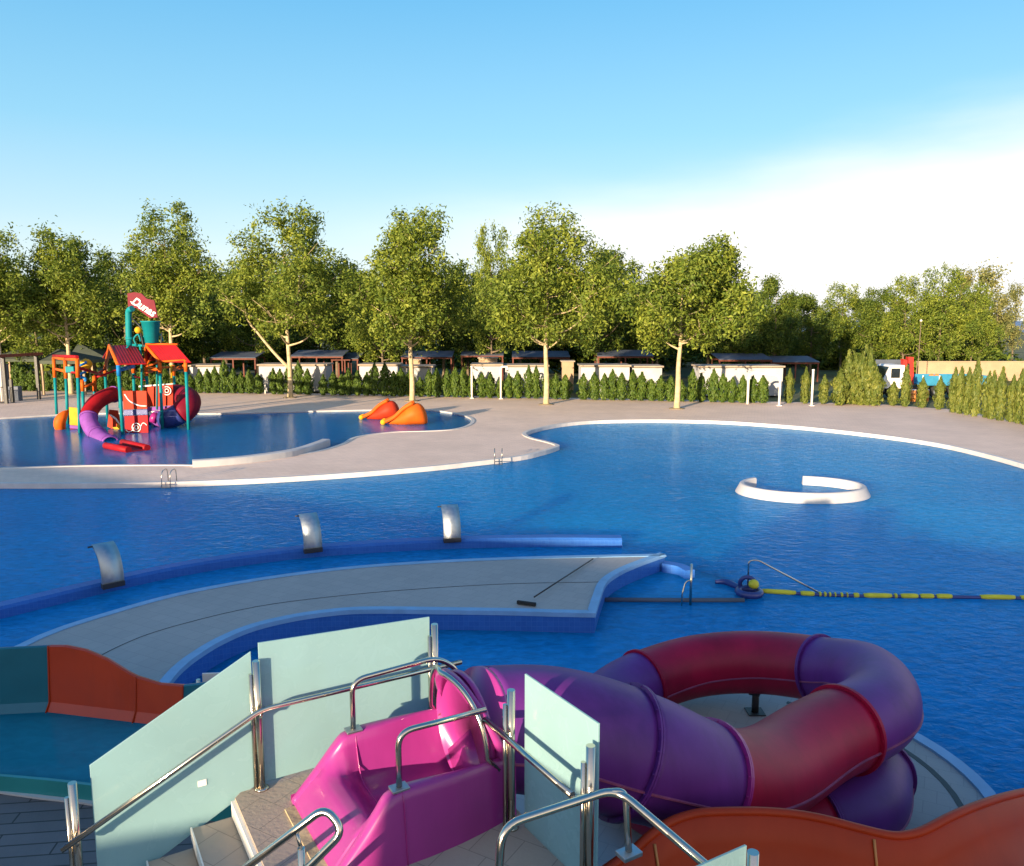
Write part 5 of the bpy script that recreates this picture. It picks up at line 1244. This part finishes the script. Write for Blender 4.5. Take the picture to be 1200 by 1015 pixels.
for xw in (xa + .7, xba + 1.2, xba + 2.6):
    for yw in (.14, 2.16):
        ty = MB().tube([V((xw, Yt + yw - .14, .5)), V((xw, Yt + yw + .14, .5))], .5, 20).build('wheel', M['rubber'], t, bevel=.03)
        MB().tube([V((xw, Yt + yw - .155, .5)), V((xw, Yt + yw - .13, .5))], .26, 14).build('hub', M['steel_brushed'], ty)
for px, py, lab in [(1092, 438, 'orange sack in the blue truck bed, left one'), (1098, 436, 'orange sack in the blue truck bed, right one')]:
    c = AtY(px, py, Yt + 1); o = MB().ball((0, 0, 0), .32, sq=(.9, 1, 1.3)).build('sack', M['drum_orange']); o.location = (c.x, Yt + 1, zb0 + .45); tag(o, lab, 'sack')
for px, lab in [(1068, 'orange drum behind the loose shrubs, left one of two'), (1083, 'orange drum behind the loose shrubs, right one of two')]:
    c = AtY(px, 470, 60.5); t = empty('drum', V((c.x, 60.5, 0)), lab, 'drum', 'orange drums')
    MB().lathe(V((c.x, 60.5, 0)), [(.28, 0), (.3, .02), (.3, .28), (.32, .3), (.3, .32), (.3, .58), (.32, .6), (.3, .62), (.3, .85)], 18).build('drum_body', M['drum_orange'], t)
    MB().lathe(V((c.x, 60.5, .85)), [(.31, 0), (.31, .04)], 18).build('lid', M['white_paint'], t)
# tan wall, mast, yellow field strip
a = AtY(1076, 424, 82); b = AtY(1330, 421, 82)
t = empty('boundary_wall', V(((a.x + b.x) / 2, 82, 0)), 'long sunlit tan wall behind the truck at the right', 'wall')
MB().box(((a.x + b.x) / 2, 82.15, a.z / 2 - .05), (b.x - a.x, .3, a.z + .0)).build('wall_body', M['tan_render'], t); MB().box(((a.x + b.x) / 2, 82.15, a.z + .0), (b.x - a.x + .1, .4, .12)).build('wall_cap', M['tan_render'], t)
a2 = AtY(1028, 423, 84); o = MB().box(((a2.x + a.x) / 2 - .2, 84, 1.0), (a.x - a2.x, .3, 2.0)).build('boundary_wall', M['blue_grey_sheet']); tag(o, 'wall section behind the truck cab, its shade put in as grey colour', 'wall')  # this stretch lies in shade, put in here as a grey colour
b = AtY(1075, 440, 70); z = AtY(1074, 377, 70).z
t = empty('street_lamp', V((b.x, 70, 0)), 'slim lamp mast rising above the red crane', 'street lamp')
MB().tube([V((b.x, 70, 0)), V((b.x, 70, z))], [.045, .03], 10).build('mast', M['bark_dark'], t); MB().lathe(V((b.x, 70, z)), [(.04, 0), (.11, .05), (.09, .14), (.03, .18)], 12).build('lantern', M['white_paint'], t)
b = P(3.5, 470, 0); z = above(b, 372)
t = empty('street_lamp', b, 'pale lamp post at the left edge beside the dark gate', 'street lamp')
MB().tube([b, b + V((0, 0, z))], [.14, .09], 10).build('mast', M['white_paint'], t); MB().lathe(b + V((0, 0, z)), [(.08, 0), (.26, .08), (.2, .26), (.03, .34)], 12).build('lantern', M['white_paint'], t)

# dark gate and fence at left, tents
def P_(px, by): return P(px, by, 0)
g0 = P_(8, 473); g1 = P_(46, 468); gz = above(g0, 418)
t = empty('entrance_gate', g0, 'dark metal gate frame with a brown beam at the left end of the deck', 'gate')
for p in (g0, g1, P_(15, 472)): MB().box(p + V((0, 0, gz * (.5 if p is not g0 and p is not g1 else 1) / 2)), (.2, .2, gz * (.5 if p is not g0 and p is not g1 else 1))).build('post', M['dark_metal'], t)
MB().box((g0 + g1) / 2 + V((0, 0, gz + .05)), ((g1 - g0).length + 1.2, .3, .22), g1 - g0).build('beam', M['red_wood'], t)
f0, f1 = P_(-40, 474), P_(7, 473)
t = empty('metal_fence', f0, 'dark metal fence panel left of the gate', 'fence')
mb = MB(); k = 24
for i in range(k + 1): q = f0.lerp(f1, i / k); mb.box(q + V((0, 0, .6)), (.03, .03, 1.2))
mb.build('bars', M['dark_metal'], t); mb = MB()
for zz in (.1, 1.2): mb.tube([f0 + V((0, 0, zz)), f1 + V((0, 0, zz))], .03, 6)
mb.build('rails', M['dark_metal'], t)
o = MB().box(P_(17, 470) + V((0, .2, .55)), (.75, .5, 1.1)).build('cabinet', M['blue_grey_sheet'], bevel=.03); tag(o, 'small grey cabinet standing by the dark gate post', 'cabinet')
o = MB().box(P_(0, 468) + V((-.1, .6, 1.35)), (.8, .7, 2.7)).build('pillar', M['blue_grey_sheet'], bevel=.03); tag(o, 'grey pillar at the left edge beside the lamp post', 'pillar')
def tent(pxa, apex, pxl, pxr, eave, Y, lab):
    a = AtY(pxa, apex, Y + 2); l = AtY(pxl, eave, Y); r = AtY(pxr, eave, Y); t = empty('canopy_tent', V(((l.x + r.x) / 2, Y + 2, 0)), lab, 'tent', 'dark canopy tents at the left')
    c = [l, r, V((r.x, Y + 4, r.z)), V((l.x, Y + 4, l.z))]; mb = MB()
    mb.add(c + [a] + [p - V((0, 0, .25)) for p in c], [(0, 1, 4), (1, 2, 4), (2, 3, 4), (3, 0, 4), (5, 6, 1, 0), (6, 7, 2, 1), (7, 8, 3, 2), (8, 5, 0, 3)]); mb.build('canopy', M['tent_canvas'], t, solid=.03)
    for p in c: MB().box(V((p.x + (.1 if p.x == l.x else -.1), p.y + (.1 if p.y == Y else -.1), (p.z - .2) / 2)), (.16, .16, p.z - .2)).build('post', M['tan_render'], t)
tent(68, 409, 46, 98, 423, 66, 'dark green canopy tent with a tan post beside the gate'); tent(92, 402, 80, 124, 419, 74, 'dark canopy tent half hidden behind the play structure')
tent(20, 410, -20, 44, 421, 78, 'dark canopy tent behind the gate frame')
